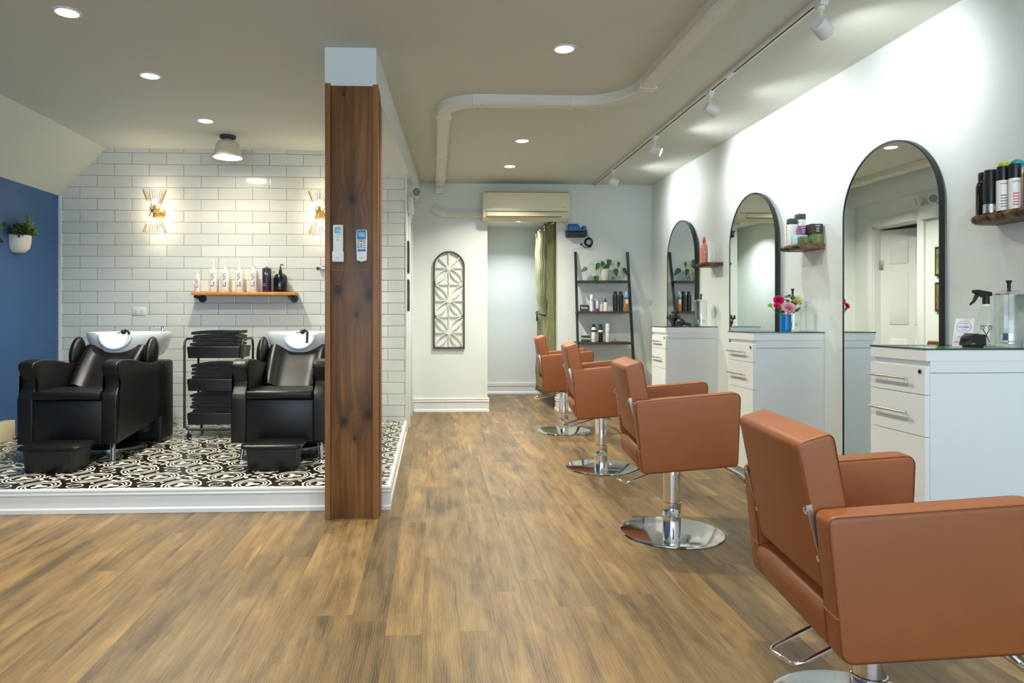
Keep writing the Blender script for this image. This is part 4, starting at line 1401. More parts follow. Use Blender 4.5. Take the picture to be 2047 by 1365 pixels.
def towel(z, th, wx, wy, lab, dx=0.0, bend=0.0, grp=None, tip=0.0, fl=0.006):
    g = G(); rings = []
    N = 22
    ph = rnd.uniform(0, 6)
    for i in range(N + 1):
        u = -1 + 2 * i / N
        x = wx * u
        e = max((1 - abs(u) ** 14), 0.0) ** 0.5
        e = max(e, 0.7)
        zc_ = bend * (1 - u * u) + fl * 0.35 * math.sin(3 * u + ph) + (tip * max(0, u - 0.55) ** 2)
        sec = []
        yy = wy * (1 - 0.01 * math.sin(5 * u + ph))
        # front shows two folded layers
        for (a, b) in ((-1, 0.10), (-1.012, 0.25), (-1.006, 0.45), (-0.998, 0.5), (-1.006, 0.55), (-1.012, 0.75), (-1, 0.92), (-0.975, 0.995), (0, 1.0), (0.975, 0.995), (1, 0.9), (1, 0.1), (0.975, 0), (0, 0.0), (-0.975, 0)):
            sec.append((dx + x, yy * a, zc_ + th * (0.5 + (b - 0.5) * e)))
        rings.append(sec)
    g.loft(rings)
    o = g.build('folded_towel', 'towel', None, smooth=60, origin=None)
    o.location = (tx, ty, z)
    tag(o, lab, 'towel', grp)
    return o


ordn = ['bottom of its pile', 'second up from the tray', 'third up from the tray', 'fourth up from the tray', 'fifth up from the tray', 'sixth up from the tray', 'seventh up from the tray', 'eighth up from the tray']
for (zt_, n, th, nm, wx, bend) in ((0.60, 7, 0.0275, 'top', 0.180, 0.012), (0.352, 7, 0.0275, 'middle', 0.176, 0.010), (0.095, 8, 0.0275, 'lowest', 0.180, 0.010)):
    z = PLAT + zt_ + 0.0055
    for i in range(n):
        lab = 'folded black towel on the %s trolley tray, %s' % (nm, 'topmost of its pile' if i == n - 1 else ordn[i])
        towel(z, th, wx * rnd.uniform(0.94, 1.02), 0.122, lab, rnd.uniform(-0.008, 0.008), bend * i / n, 'folded black towels on the trolley', 0.06 if i == n - 1 and nm == 'top' else 0.0, 0.001)
        z += th * 1.012 + 0.0003

# ------------------------------------------------------------------ styling chairs


def make_chair(loc, rotz, lab):
    t = thing('styling_chair', lab, 'salon chair', loc, rotz, 'caramel styling chairs before the mirrors')
    arm = roundpoly([(-0.225, 0.662), (0.235, 0.707), (0.222, 0.382), (-0.193, 0.338)], [0.022, 0.028, 0.022, 0.03], 5)
    for s in (-1, 1):
        g = G()
        a, b = (0.214, 0.286) if s > 0 else (-0.286, -0.214)
        g.prism(arm, 'xz', a, b, 0.010, 3)
        ar = g.build('armrest', 'leather', t, smooth=50)
        for yy in (s * 0.279, s * 0.221):
            g = G()
            cx_ = 0.01
            g.tube([(cx_ + (x - cx_) * 0.988, yy + (0.0052 if yy * s > 0.25 else -0.0052) * s, 0.522 + (z - 0.522) * 0.984) for x, z in arm], 0.0012, 5, closed=True)
            g.build('seam', 'seam', ar)
        # folded vinyl seam at the rear of the arm
        ys = sorted((s * 0.2145, s * 0.2852))
        g = G(); g.box(-0.2055, -0.19, ys[0], ys[1], 0.438, 0.443, 0.0015); g.build('rear_seam', 'leather', ar)
    # back cushion
    bk = roundpoly([(-0.262, 0.812), (-0.178, 0.838), (-0.112, 0.49), (-0.196, 0.462)], [0.022, 0.018, 0.02, 0.02], 5)
    g = G(); g.prism(bk, 'xz', -0.2115, 0.2115, 0.010, 3); b_ = g.build('backrest', 'leather', t, smooth=50)
    cxx = sum(p[0] for p in bk) / len(bk); czz = sum(p[1] for p in bk) / len(bk)
    for s in (-1, 1):
        g = G()
        g.tube([(cxx + (x - cxx) * 0.90, s * 0.2095, czz + (z - czz) * 0.982) for x, z in bk], 0.0012, 5, closed=True)
        g.build('seam', 'seam', b_)
    # seat box and cushion
    g = G(); g.prism(roundpoly([(-0.215, 0.440), (-0.19, 0.342), (0.20, 0.385), (0.205, 0.45), (-0.10, 0.42), (-0.13, 0.455)], [0.03, 0.02, 0.02, 0.01, 0.01, 0.02], 4), 'xz', -0.2125, 0.2125, 0.006, 2); g.build('seat_frame', 'leather', t, smooth=50)
    g = G(); g.prism(roundpoly([(-0.105, 0.42), (-0.10, 0.50), (0.215, 0.535), (0.225, 0.45)], 0.02, 4), 'xz', -0.211, 0.211, 0.012, 3); g.build('seat', 'leather', t, smooth=50)
    for s in (-1, 1):
        g = G()
        g.prism([(-0.240, 0.668), (-0.228, 0.672), (-0.192, 0.53), (-0.204, 0.526)], 'xz', min(s * 0.2098, s * 0.2138), max(s * 0.2098, s * 0.2138))
        br = g.build('back_bracket', 'steel', t)
        for (x, z) in ((-0.236, 0.655), (-0.206, 0.545)):
            g = G(); g.lathe([(0.001, 0), (0.008, 0), (0.009, 0.003), (0.006, 0.006), (0.001, 0.007)], c=(x, s * 0.2055, z), axis=(-1, 0, -0.25), seg=14); g.build('bolt', 'chrome', br)
    # base
    g = G(); g.lathe([(0.001, 0.0), (0.238, 0.0), (0.242, 0.003), (0.240, 0.008), (0.225, 0.011), (0.06, 0.014), (0.001, 0.014)], seg=64); g.build('base_plate', 'plate', t, smooth=40)
    g = G(); g.lathe([(0.044, 0.012), (0.044, 0.085), (0.042, 0.087), (0.0435, 0.089), (0.0435, 0.15), (0.041, 0.152), (0.041, 0.325), (0.035, 0.33), (0.035, 0.35)], seg=32); g.build('pump_column', 'chrome', t, smooth=40)
    g = G(); g.box(-0.12, 0.12, -0.10, 0.10, 0.342, 0.352, 0.002); g.build('seat_mount', 'blackmetal', t)
    # foot pump lever loop
    a = math.radians(180 + 24)
    ca, sa = math.cos(a), math.sin(a)

    def L(d, w, z):
        return (d * ca - w * sa, d * sa + w * ca, z)
    pts = [L(-0.03, 0.047, 0.318), L(0.05, 0.046, 0.328), L(0.26, 0.045, 0.278), L(0.275, 0.04, 0.274), L(0.282, 0.03, 0.272), L(0.282, -0.03, 0.272), L(0.275, -0.04, 0.274), L(0.26, -0.045, 0.278), L(0.05, -0.046, 0.328), L(-0.03, -0.047, 0.318)]
    g = G(); g.tube(pts, 0.0052, 8); lv = g.build('pump_lever', 'chrome', t, smooth=60)
    g = G(); g.cyl(L(-0.03, -0.062, 0.316), L(-0.03, 0.062, 0.316), 0.011, seg=12); g.build('lever_pivot', 'chrome', lv)
    # footrest
    g = G(); g.tube([(0.14, 0.06, 0.385), (0.30, 0.06, 0.30), (0.40, 0.06, 0.205), (0.415, 0.05, 0.19), (0.42, 0.0, 0.186), (0.415, -0.05, 0.19), (0.40, -0.06, 0.205), (0.30, -0.06, 0.30), (0.14, -0.06, 0.385)], 0.010, 10)
    g.tube([(0.405, -0.16, 0.195), (0.405, 0.16, 0.195)], 0.011, 10)
    g.build('footrest', 'chrome', t, smooth=60)
    return t


chC = make_chair((1.149, 3.246, 0), math.radians(-6.6), 'caramel leather styling chair facing the mirror next to the flower vase cabinet')
LEV = {}


def chair_copy(loc, rot, dz, lab):
    r = dup(chC, loc, rot, lab)
    if abs(dz) > 1e-4:
        for c in r.children:
            if not c.name.startswith(('base_plate', 'pump_column')):
                c.location.z += dz
            elif c.name.startswith('pump_column'):
                c.scale.z = (0.35 + dz) / 0.35
    return r


chD = chair_copy((1.12, 1.712, 0), math.radians(-7.4), -0.062, 'caramel leather styling chair seen largest, facing the cabinet with the spray bottle')
chB = chair_copy((1.156, 4.655, 0), math.radians(-6.4), 0.026, 'caramel leather styling chair between the largest two and the one at the hallway')
chA = chair_copy((1.188, 6.164, 0), math.radians(-5.5), 0.033, 'caramel leather styling chair standing by the hallway and curtain')

# ------------------------------------------------------------------ cabinets


def make_cabinet(loc, top, wy, lab):
    """loc: front corner nearest the shop front, on the floor; x runs to the wall, y along it"""
    t = thing('styling_cabinet', lab, 'cabinet', loc, 0, 'white styling cabinets along the mirror wall')
    D = RW - loc[0] - 0.001
    zt = top - 0.006
    g = G(); g.box(0.018, D, 0.0, wy, 0.055, zt - 0.045); g.build('carcass', 'lamside', t, smooth=0)
    g = G(); g.box(0.03, D - 0.01, 0.012, wy - 0.012, 0.0, 0.055); g.build('plinth', 'lam', t, smooth=0)
    g = G(); g.box(0.0, D, -0.002, wy + 0.002, zt - 0.045, zt, 0.0015); g.build('counter_slab', 'lam', t, smooth=0)
    g = G()
    g.box(-0.003, D, -0.005, wy + 0.005, zt + 0.0004, zt + 0.0064)
    for f in g.bm.faces:
        f.normal_update()
        f.material_index = 0 if abs(f.normal.z) > 0.5 else 1
    g.build('glass_top', ['topglass', 'glassedge'], t, smooth=0)
    g = G(); g.box(0.0195, D - 0.02, -0.0012, 0.0, zt - 0.0925, zt - 0.091); g.build('panel_line', 'gap', t, smooth=0)
    zs = [zt - 0.068, zt - 0.182, zt - 0.350, 0.075]
    for i in range(3):
        z1, z0 = zs[i] - 0.001, zs[i + 1] + 0.0015
        g = G(); g.box(-0.002, 0.0175, 0.002, wy - 0.002, z0, z1, 0.001); dw = g.build('drawer' if i < 2 else 'door', 'lam', t, smooth=0)
        zh = (z1 + z0) / 2 + (0.004 if i < 2 else 0.02)
        if i == 2:
            zh = z1 - 0.2
        g = G(); ya, yb = wy * 0.24, wy * 0.92
        g.tube([(-0.024, ya, zh), (-0.024, yb, zh)], 0.0052, 10)
        for yy in (ya + 0.03, yb - 0.03):
            g.cyl((-0.024, yy, zh), (-0.002, yy, zh), 0.004, seg=8)
        g.build('handle', 'steel', dw, smooth=50)
        g = G(); c = (-0.002, 0.03, zs[0] - 0.02); g.lathe([(0.001, 0.0), (0.009, 0.0), (0.0095, 0.003), (0.006, 0.0045), (0.001, 0.0045)], c=c, axis=(-1, 0, 0), seg=18); g.build('lock', 'steel', t)
    return t


make_cabinet((1.97, 2.651, 0), 0.911, 0.345, 'white drawer cabinet holding the spray bottle, card and glass jar')
make_cabinet((1.97, 4.126, 0), 0.942, 0.355, 'white drawer cabinet with the blue flower vase on its glass top')
make_cabinet((1.97, 5.707, 0), 0.951, 0.36, 'white drawer cabinet closest to the ladder shelf')

# ------------------------------------------------------------------ mirrors


def make_mirror(y0, y1, top, lab, rot=0.0):
    w = (y1 - y0) / 2
    yc = (y0 + y1) / 2
    t = thing('arched_mirror', lab, 'mirror', (RW - 0.020, yc, 0.0), rot, 'tall arched mirrors')

    def arch_(hw_, zb_, zc_):
        return [(-hw_, zb_), (hw_, zb_)] + [(hw_ * math.cos(a), zc_ + hw_ * math.sin(a) * 1.0) for a in [PI * i / 40 for i in range(41)]]
    zc_ = top - w
    th = 0.008
    o_, i_ = arch_(w, 0.02, zc_), arch_(w - th, 0.02 + th, zc_)
    g = G(); g.loft([[(0.0, p[0], p[1]) for p in o_], [(-0.024, p[0], p[1]) for p in o_], [(-0.024, p[0], p[1]) for p in i_], [(0.0, p[0], p[1]) for p in i_]], cap=False)
    g.build('frame', 'frameblack', t, smooth=40)
    g = G(); i2 = arch_(w - th + 0.001, 0.02 + th - 0.001, zc_); g.prism(i2, 'yz', -0.021, -0.004); g.build('glass_panel', 'mirror', t, smooth=0)
    return t


make_mirror(3.115, 3.855, 1.951, 'tall black-framed arched mirror showing the reflected open door', math.radians(1.3))
make_mirror(4.645, 5.385, 1.957, 'tall black-framed arched mirror between the flower vase cabinet and the pink bottle shelf', 0.0)
make_mirror(6.105, 6.845, 1.957, 'tall black-framed arched mirror reflecting the ladder shelf and plant', 0.0)

# ------------------------------------------------------------------ live edge shelves


def make_ledge(y0, y1, z0, z1, lab, xf=2.262):
    t = thing('live_edge_shelf', lab, 'shelf', (RW, (y0 + y1) / 2, z0), 0, 'dark live-edge wall shelves')
    g = G(); N = 36
    r_ = random.Random(int(y0 * 100))
    rings = []
    for i in range(N + 1):
        u = i / N
        y = y0 + (y1 - y0) * u
        edge = xf + 0.006 * math.sin(u * 30 + y0) + 0.004 * math.sin(u * 71)
        if u > 0.8:
            edge += 0.05 * ((u - 0.8) / 0.2) ** 2
        if u < 0.04:
            edge += 0.006
        m_ = (z0 + z1) / 2
        h_ = (z1 - z0) / 2
        rings.append([(RW - 0.001, y, z0), (RW - 0.001, y, z1), (edge + 0.010, y, z1), (edge + 0.002, y, m_ + h_ * 0.5), (edge, y, m_), (edge + 0.006, y, m_ - h_ * 0.6), (edge + 0.018, y, z0)])
    g.loft(rings)
    g.build('board', 'liveedge', t, world=True, smooth=50)
    return t


S1T, S2T, S3T = 1.462, 1.488, 1.490
make_ledge(2.40, 2.83, 1.428, S1T, 'dark live-edge shelf with the black and white hair product cans')
make_ledge(4.115, 4.37, 1.457, S2T, 'dark live-edge shelf stacked with green and brown boxes', 2.25)
make_ledge(5.60, 5.84, 1.460, S3T, 'dark live-edge shelf holding the pink spray bottle', 2.262)

# shelf 1 products
t = bottle('hairspray_can', 'tall black can with gold letters at the end of the live-edge shelf', 'can', (2.312, 2.770, S1T),
           [(0.001, 0), (0.029, 0), (0.030, 0.004), (0.030, 0.12), (0.027, 0.134), (0.021, 0.144)], 'btlk', [(0.021, 0.142), (0.0225, 0.146), (0.0225, 0.175), (0.021, 0.179), (0.001, 0.179)], 'btlkm')


def rtext(t, txt, size, z, r, m_, flat=False, ang=0.0, nm='lettering'):
    """text wrapped on a round body, facing the -x/-y side"""
    g = G()

    def fn(a, b, c):
        th = math.radians(-118) + ang + a / r
        return ((r + 0.0006 + c) * math.cos(th), (r + 0.0006 + c) * math.sin(th), z + b)
    text_mesh(g, txt, size, fn)
    g.build(nm, m_, t)


rtext(t, 'ere', 0.013, 0.112, 0.0302, 'whiteink'); rtext(t, 'an', 0.017, 0.07, 0.0302, 'goldink', nm='word')
g = G()
for i in range(3):
    a = math.radians(-128 + 10 * i)
    g.cyl((0.0303 * math.cos(a), 0.0303 * math.sin(a), 0.034), (0.0303 * math.cos(a + 0.25), 0.0303 * math.sin(a + 0.25), 0.055), 0.0015, seg=5)
g.build('flame_stripes', 'orange', t)
t = bottle('styling_tube', 'black squeeze tube standing on a silver printed cap on the live-edge shelf', 'tube', (2.286, 2.708, S1T),
           [(0.001, 0.035), (0.023, 0.035), (0.025, 0.06), (0.026, 0.10), (0.024, 0.15), (0.022, 0.176), (0.001, 0.177)], 'btlkm', [(0.001, 0), (0.026, 0), (0.0265, 0.003), (0.0265, 0.034), (0.025, 0.036)], 'steel')
g = G()
for i in range(7):
    a = math.radians(-140 + 8 * i)
    g.box(0.0272 * math.cos(a) - 0.001, 0.0272 * math.cos(a) + 0.001, 0.0272 * math.sin(a) - 0.001, 0.0272 * math.sin(a) + 0.001, 0.008, 0.028)
g.build('print', 'whiteink', t)
t = bottle('hair_product_box', 'slim purple pack behind the black tube on the live-edge shelf', 'box', (2.338, 2.698, S1T), [(0.001, 0), (0.02, 0), (0.02, 0.125), (0.001, 0.126)], 'btlp', seg=4)
t = bottle('hair_tube', 'lime green capped tube standing at the back of the live-edge shelf', 'tube', (2.372, 2.74, S1T), [(0.001, 0.0), (0.017, 0.0), (0.018, 0.155), (0.012, 0.165)], 'btlp')
M['lime'] = mat('lime plastic', srgb(186, 214, 22), 0.4, noise=0.04); M['teal'] = mat('teal plastic', srgb(0, 150, 140), 0.4, noise=0.04); M['purple'] = mat('purple plastic', srgb(122, 72, 128), 0.4, noise=0.04)
g = G(); g.lathe([(0.012, 0.16), (0.017, 0.17), (0.021, 0.21), (0.013, 0.218), (0.001, 0.219)], seg=14); g.build('cap', 'lime', t)
for i, (x, y, lab) in enumerate(((2.286, 2.648, 'white can with tall black cap next to the black tube'), (2.296, 2.602, 'white can with tall black cap beside the speckled brown can'))):
    t = bottle('mousse_can', lab, 'can', (x, y, S1T), [(0.001, 0), (0.0215, 0), (0.022, 0.003), (0.022, 0.118), (0.021, 0.122)], 'btlw', [(0.021, 0.12), (0.0215, 0.123), (0.020, 0.178), (0.001, 0.180)], 'btlkm', group='white cans with black caps')
    rtext(t, 'colour', 0.010, 0.108, 0.022, 'ink')
    g = G()
    for j in range(5):
        for k_ in range(4):
            a = math.radians(-140 + 12 * k_)
            g.box(0.0226 * math.cos(a) - 0.0018, 0.0226 * math.cos(a) + 0.0018, 0.0226 * math.sin(a) - 0.0018, 0.0226 * math.sin(a) + 0.0018, 0.015 + 0.011 * j, 0.018 + 0.011 * j)
    g.build('print', 'greyp' if i == 0 else 'redink', t)
t = bottle('hair_tube', 'teal capped bottle standing behind the white cans', 'bottle', (2.356, 2.660, S1T), [(0.001, 0), (0.018, 0), (0.018, 0.165), (0.012, 0.176)], 'btlw')
g = G(); g.sph((0, 0, 0.192), 0.024, 14, 8, (1, 1, 0.8)); g.build('cap', 'teal', t)
t = bottle('texture_can', 'speckled brown can with clear cap on the live-edge shelf, cut by the picture edge', 'can', (2.31, 2.545, S1T), [(0.001, 0), (0.026, 0), (0.026, 0.13), (0.022, 0.138)], 'art2', [(0.022, 0.136), (0.022, 0.165), (0.001, 0.166)], 'whiteplastic')

# shelf 2 boxes


def pack(name, lab, x0, x1, y0, y1, z0, h, m_, line='goldink', grp='boxed hair products'):
    t = thing(name, lab, 'box', ((x0 + x1) / 2, (y0 + y1) / 2, z0), 0, grp)
    g = G(); g.box(x0, x1, y0, y1, z0, z0 + h, 0.0015); g.build('carton', m_, t, world=True)
    g = G()
    xm = (x0 + x1) / 2
    g.box(xm - 0.012, xm + 0.016, y0 - 0.0008, y0, z0 + h * 0.78, z0 + h * 0.84)
    for j in range(4):
        g.box(xm - 0.006, xm + 0.012, y0 - 0.0008, y0, z0 + h * (0.22 + 0.12 * j), z0 + h * (0.26 + 0.12 * j))
    g.build('print', line, t, world=True)
    return t


M['olive'] = mat('olive carton', srgb(88, 104, 66), 0.45, noise=0.04); M['olive2'] = mat('lighter olive carton', srgb(104, 122, 76), 0.45, noise=0.04)
M['umber'] = mat('dark brown carton', srgb(62, 54, 50), 0.45, noise=0.04); M['mint'] = mat('mint carton', srgb(176, 222, 214), 0.45, noise=0.03)
M['mauve'] = mat('mauve plastic', srgb(142, 88, 138), 0.4, noise=0.04); M['slate'] = mat('slate cap', srgb(58, 68, 70), 0.45, noise=0.05)
pack('product_box', 'olive green box under the brown box on the live-edge shelf', 2.340, 2.412, 4.122, 4.19, S2T, 0.060, 'olive2')
pack('product_box', 'dark brown box stacked on the olive green box', 2.335, 2.408, 4.122, 4.195, S2T + 0.0605, 0.062, 'umber', 'whiteink')
pack('product_box', 'small olive green box in front of the mint box', 2.268, 2.322, 4.124, 4.16, S2T, 0.043, 'olive')
pack('product_box', 'mint green box behind the small olive box', 2.262, 2.334, 4.163, 4.215, S2T, 0.058, 'mint', 'whiteink')
t = pack('product_box', 'mauve bottle with white cap standing on the mint box', 2.285, 2.325, 4.168, 4.205, S2T + 0.0585, 0.058, 'mauve', 'whiteink')
g = G(); g.cyl((2.305, 4.186, S2T + 0.1165), (2.305, 4.186, S2T + 0.136), 0.013, seg=14); g.cyl((2.305, 4.186, S2T + 0.136), (2.305, 4.186, S2T + 0.158), 0.007, seg=12); g.build('cap', 'whiteplastic', t, world=True)
for i, (x, y, h, lab) in enumerate(((2.283, 4.252, 0.135, 'square white bottle with slate cap standing behind the mint box'), (2.335, 4.252, 0.165, 'taller square white bottle with slate cap against the wall'))):
    t = thing('square_bottle', lab, 'bottle', (x, y, S2T), 0, 'square white bottles with slate caps')
    g = G(); g.box(-0.025, 0.025, -0.023, 0.023, 0, h, 0.005); g.build('body', 'btlw', t)
    g = G(); g.box(-0.026, 0.024, -0.024, 0.024, h, h + 0.035, 0.004); g.build('cap', 'slate', t)
t = bottle('shampoo_bottle', 'slim white bottle with vertical dark letters at the end of the boxed products shelf', 'bottle', (2.290, 4.318, S2T), shoulder(0.021, 0.16, 0.012, 0.172), 'btlw')
g = G()
text_mesh(g, 'UNITE', 0.024, lambda a, b, c: (-0.0216 * math.cos(b / 0.0216 + 0.9), -0.0216 * math.sin(0.9 + b / 0.0216), 0.10 - a)); g.build('lettering', 'ink', t)

# shelf 3
M['pinkb'] = mat('salmon pink plastic', srgb(226, 142, 122), 0.3, noise=0.04); M['hotpink'] = mat('hot pink plastic', srgb(232, 62, 120), 0.35, noise=0.03)
t = bottle('spray_bottle', 'salmon pink bottle with hot pink nozzle on the live-edge shelf', 'bottle', (2.315, 5.745, S3T), [(0.001, 0), (0.029, 0), (0.030, 0.004), (0.030, 0.12), (0.026, 0.15), (0.012, 0.168), (0.010, 0.178)], 'pinkb')
g = G(); g.lathe([(0.014, 0.176), (0.015, 0.18), (0.013, 0.20), (0.007, 0.222), (0.006, 0.226), (0.001, 0.227)], seg=14); g.build('nozzle', 'hotpink', t)
g = G(); g.box(-0.01, 0.012, -0.0308, -0.0295, 0.095, 0.1); g.box(-0.006, 0.008, -0.0308, -0.0295, 0.05, 0.054); g.build('print', 'whiteink', t)
t = bottle('conditioner_bottle', 'plain white bottle beside the pink spray bottle', 'bottle', (2.335, 5.66, S3T), [(0.001, 0), (0.021, 0), (0.021, 0.17), (0.017, 0.178), (0.001, 0.18)], 'btlw', [(0.0195, 0.178), (0.0195, 0.2), (0.001, 0.201)], 'btlw')

# ------------------------------------------------------------------ ladder shelf
LX0, LX1 = 1.545, 2.135


def ladder_y(z):
    return BACK - 0.012 - (1.745 - z) * 0.245


lad = thing('ladder_shelf', 'black leaning ladder shelf with three dark boards', 'shelf unit', (1.84, 7.3, 0))
for (xt, xb) in ((1.563, 1.455), (2.150, 2.10)):
    pass
for (xt, xb) in ((1.565, 1.520), (2.143, 2.115)):
    g = G(); a = Vector((xt, ladder_y(1.745), 1.745)); b = Vector((xb, ladder_y(0.0), 0.0)); n = (b - a).normalized()
    g.loft([[(p.x + dx, p.y + dy, p.z) for dx, dy in ((-0.0125, -0.012), (0.0125, -0.012), (0.0125, 0.012), (-0.0125, 0.012))] for p in (a, b)]); g.build('rail', 'blackmetal', lad, world=True, smooth=0)
shz = (1.425, 1.093, 0.765)
for z in shz:
    yb = ladder_y(z)
    u = (1.745 - z) / 1.745
    xa, xb = 1.565 - 0.045 * u + 0.013, 2.143 - 0.028 * u - 0.013
    g = G(); g.box(xa, xb, yb - 0.20 + 0.12, BACK - 0.012, z - 0.022, z, 0.001); g.build('shelf_board', 'shelfdark', lad, world=True, smooth=0)
# products on ladder shelves
zA, zB, zC = shz
yA, yB_, yC = ladder_y(zA) + 0.0, ladder_y(zB) + 0.01, ladder_y(zC) + 0.02
# pothos
pp = thing('potted_pothos', 'trailing pothos in a white pot on the top board of the ladder shelf', 'plant', (1.872, 7.375, zA))
g = G(); g.lathe([(0.001, 0), (0.036, 0), (0.038, 0.004), (0.05, 0.118), (0.053, 0.12), (0.053, 0.128), (0.048, 0.128), (0.046, 0.115), (0.001, 0.112)], seg=28); g.build('pot', 'pot', pp)


def leaf(g, p, d, n, L, Wd):
    """heart shaped leaf from p toward d with normal n"""
    d = Vector(d).normalized(); n = Vector(n); n = (n - d * n.dot(d)).normalized(); s = d.cross(n)
    prof = ((0, 0.02), (0.06, 0.34), (0.18, 0.5), (0.35, 0.48), (0.55, 0.36), (0.78, 0.16), (1.0, 0.0))
    rows = []
    for (u, w) in prof:
        c = Vector(p) + d * (L * u) - n * (L * 0.25 * u * u)
        rows.append([c + s * (Wd * w) + n * (Wd * w * 0.35), c + s * (Wd * w * 0.5) + n * Wd * w * 0.12, c, c - s * (Wd * w * 0.5) + n * Wd * w * 0.12, c - s * (Wd * w) + n * (Wd * w * 0.35)])
    g.loft(rows, close=False, cap=False)


gl = G(); gs = G()


def pz(px, py):   # on the plane of the plant
    return ((px - 1206) * 0.00549, (571 - 17 - py) * 0.00549)


leaves = [((1171, 529), (1165, 532), 0.062, 0.035), ((1194, 520), (1188, 530), 0.07, 0.04), ((1187, 544), (1190, 560), 0.07, 0.045), ((1190, 553), (1190, 561), 0.026, 0.024), ((1213, 512), (1213, 520), 0.065, 0.042),
          ((1216, 524), (1207, 527), 0.075, 0.038), ((1226, 530), (1228, 545), 0.07, 0.038), ((1232, 517), (1230, 528), 0.055, 0.024), ((1240, 530), (1250, 540), 0.08, 0.04), ((1224, 547), (1222, 552), 0.045, 0.035), ((1202, 523), (1190, 526), 0.07, 0.03), ((1198, 518), (1204, 520), 0.05, 0.03)]
rr = random.Random(2)
for (a, b, L_, W__) in leaves:
    xa, za = pz(*a)
    xb, zb_ = pz(*b)
    yy = rr.uniform(-0.05, 0.0)
    d = Vector((xb - xa, rr.uniform(-0.02, 0.005), zb_ - za))
    leaf(gl, (xa, yy, za), d, (rr.uniform(-0.3, 0.3), -1.0, 0.6), L_ * 1.3, W__ * 1.45)
    mx_, mz = xa * 0.55, max(za, 0.13) * 0.5 + 0.09
    gs.tube([(xa * 0.12, 0, 0.11), (xa * 0.35, yy * 0.5, 0.15 + abs(xa) * 0.1), (mx_ + xa * 0.2, yy, mz + 0.03), (xa, yy, za)], 0.0017, 5)
gl.build('leaves', 'green', pp, smooth=60)
gs.build('stems', 'stem', pp, smooth=60)


def sign(x, z, y, lab, txt):
    t = thing('counter_card', lab, 'sign', (x, y, z), 0)
    g = G(); g.prism([(-0.004, 0), (0.0, 0), (0.010, 0.067), (0.006, 0.068)], 'yz', -0.05, 0.05); g.build('board', 'darkgreen', t, smooth=0)
    g = G(); text_mesh(g, txt, 0.030, lambda a, b, c: (a, -0.0045 + (0.036 + b) * 0.147 - 0.0006 - c, 0.036 + b), bold=0.0006); g.build('lettering', 'whiteink', t, smooth=0)


sign(1.635, zB + 0.001, 7.30, 'small dark card with white writing on the middle board of the ladder shelf', 'Kevin.')
sign(1.632, zC + 0.001, 7.23, 'small dark card with white writing on the lowest board of the ladder shelf', 'Davines')
AER = [(0.001, 0), (0.0255, 0), (0.026, 0.004), (0.026, 0.165), (0.022, 0.182), (0.016, 0.19)]
AERC = [(0.015, 0.188), (0.017, 0.19), (0.017, 0.213), (0.015, 0.216), (0.001, 0.216)]
y_ = 7.32
bottle('hairspray_can', 'matte black can in the pair on the ladder shelf, next to the empty gap', 'can', (1.973, y_, zB), AER, 'btlkm', AERC, 'btlkm', group='matte black cans on the ladder shelf')
bottle('hairspray_can', 'matte black can in the pair on the ladder shelf, next to the orange bottle', 'can', (2.033, y_, zB), AER, 'btlkm', AERC, 'btlkm', group='matte black cans on the ladder shelf')
M['amber'] = mat('amber lotion', srgb(196, 136, 76), 0.3, noise=0.2, nscale=30)
t = bottle('conditioner_bottle', 'orange and blue bottle beside the black cans on the ladder shelf', 'bottle', (2.087, y_ - 0.02, zB), [(0.001, 0), (0.024, 0), (0.025, 0.003), (0.025, 0.15)], 'amber', [(0.016, 0.185), (0.01, 0.188), (0.009, 0.215), (0.001, 0.216)], 'whiteplastic')
g = G(); g.lathe([(0.0255, 0.15), (0.0255, 0.175), (0.017, 0.187)], seg=20); g.build('blue_shoulder', 'lcd', t)
g = G(); g.lathe([(0.0256, 0.132), (0.0256, 0.15)], seg=20, cap=False); g.build('dark_band', 'purple', t)
g = G(); g.box(-0.014, 0.014, -0.0262, -0.018, 0.08, 0.128, 0.001); g.build('label_patch', 'card', t)
t = bottle('mousse_can', 'tall slim white can on the middle board of the ladder shelf', 'can', (1.715, y_, zB), [(0.001, 0), (0.0175, 0), (0.0185, 0.12), (0.0185, 0.145)], 'btlw', [(0.0185, 0.145), (0.0185, 0.175), (0.016, 0.18), (0.001, 0.18)], 'btlw')
g = G(); g.box(-0.008, 0.010, -0.0195, -0.017, 0.118, 0.126); g.build('print', 'ink', t)
t = bottle('hair_jar', 'stout wine-coloured bottle with white label on the ladder shelf', 'bottle', (1.768, y_, zB), [(0.001, 0), (0.027, 0), (0.027, 0.115)], 'purple', [(0.027, 0.115), (0.024, 0.133), (0.001, 0.134)], 'lcd')
g = G(); g.box(-0.012, 0.016, -0.0285, -0.022, 0.03, 0.112, 0.001); g.build('label_patch', 'card', t)
t = bottle('serum_bottle', 'short pale pink bottle with gold pump on the ladder shelf', 'bottle', (1.821, y_, zB), [(0.001, 0), (0.02, 0), (0.02, 0.072), (0.009, 0.078)], 'pot', [(0.009, 0.078), (0.009, 0.1), (0.001, 0.101)], 'brass')
t = bottle('dropper_bottle', 'white dropper bottle with dark green top on the ladder shelf', 'bottle', (1.866, y_, zB), [(0.001, 0), (0.024, 0), (0.024, 0.085), (0.014, 0.098)], 'btlw', [(0.012, 0.097), (0.012, 0.118), (0.007, 0.122), (0.006, 0.138), (0.001, 0.14)], 'darkgreen')
y_ = 7.25
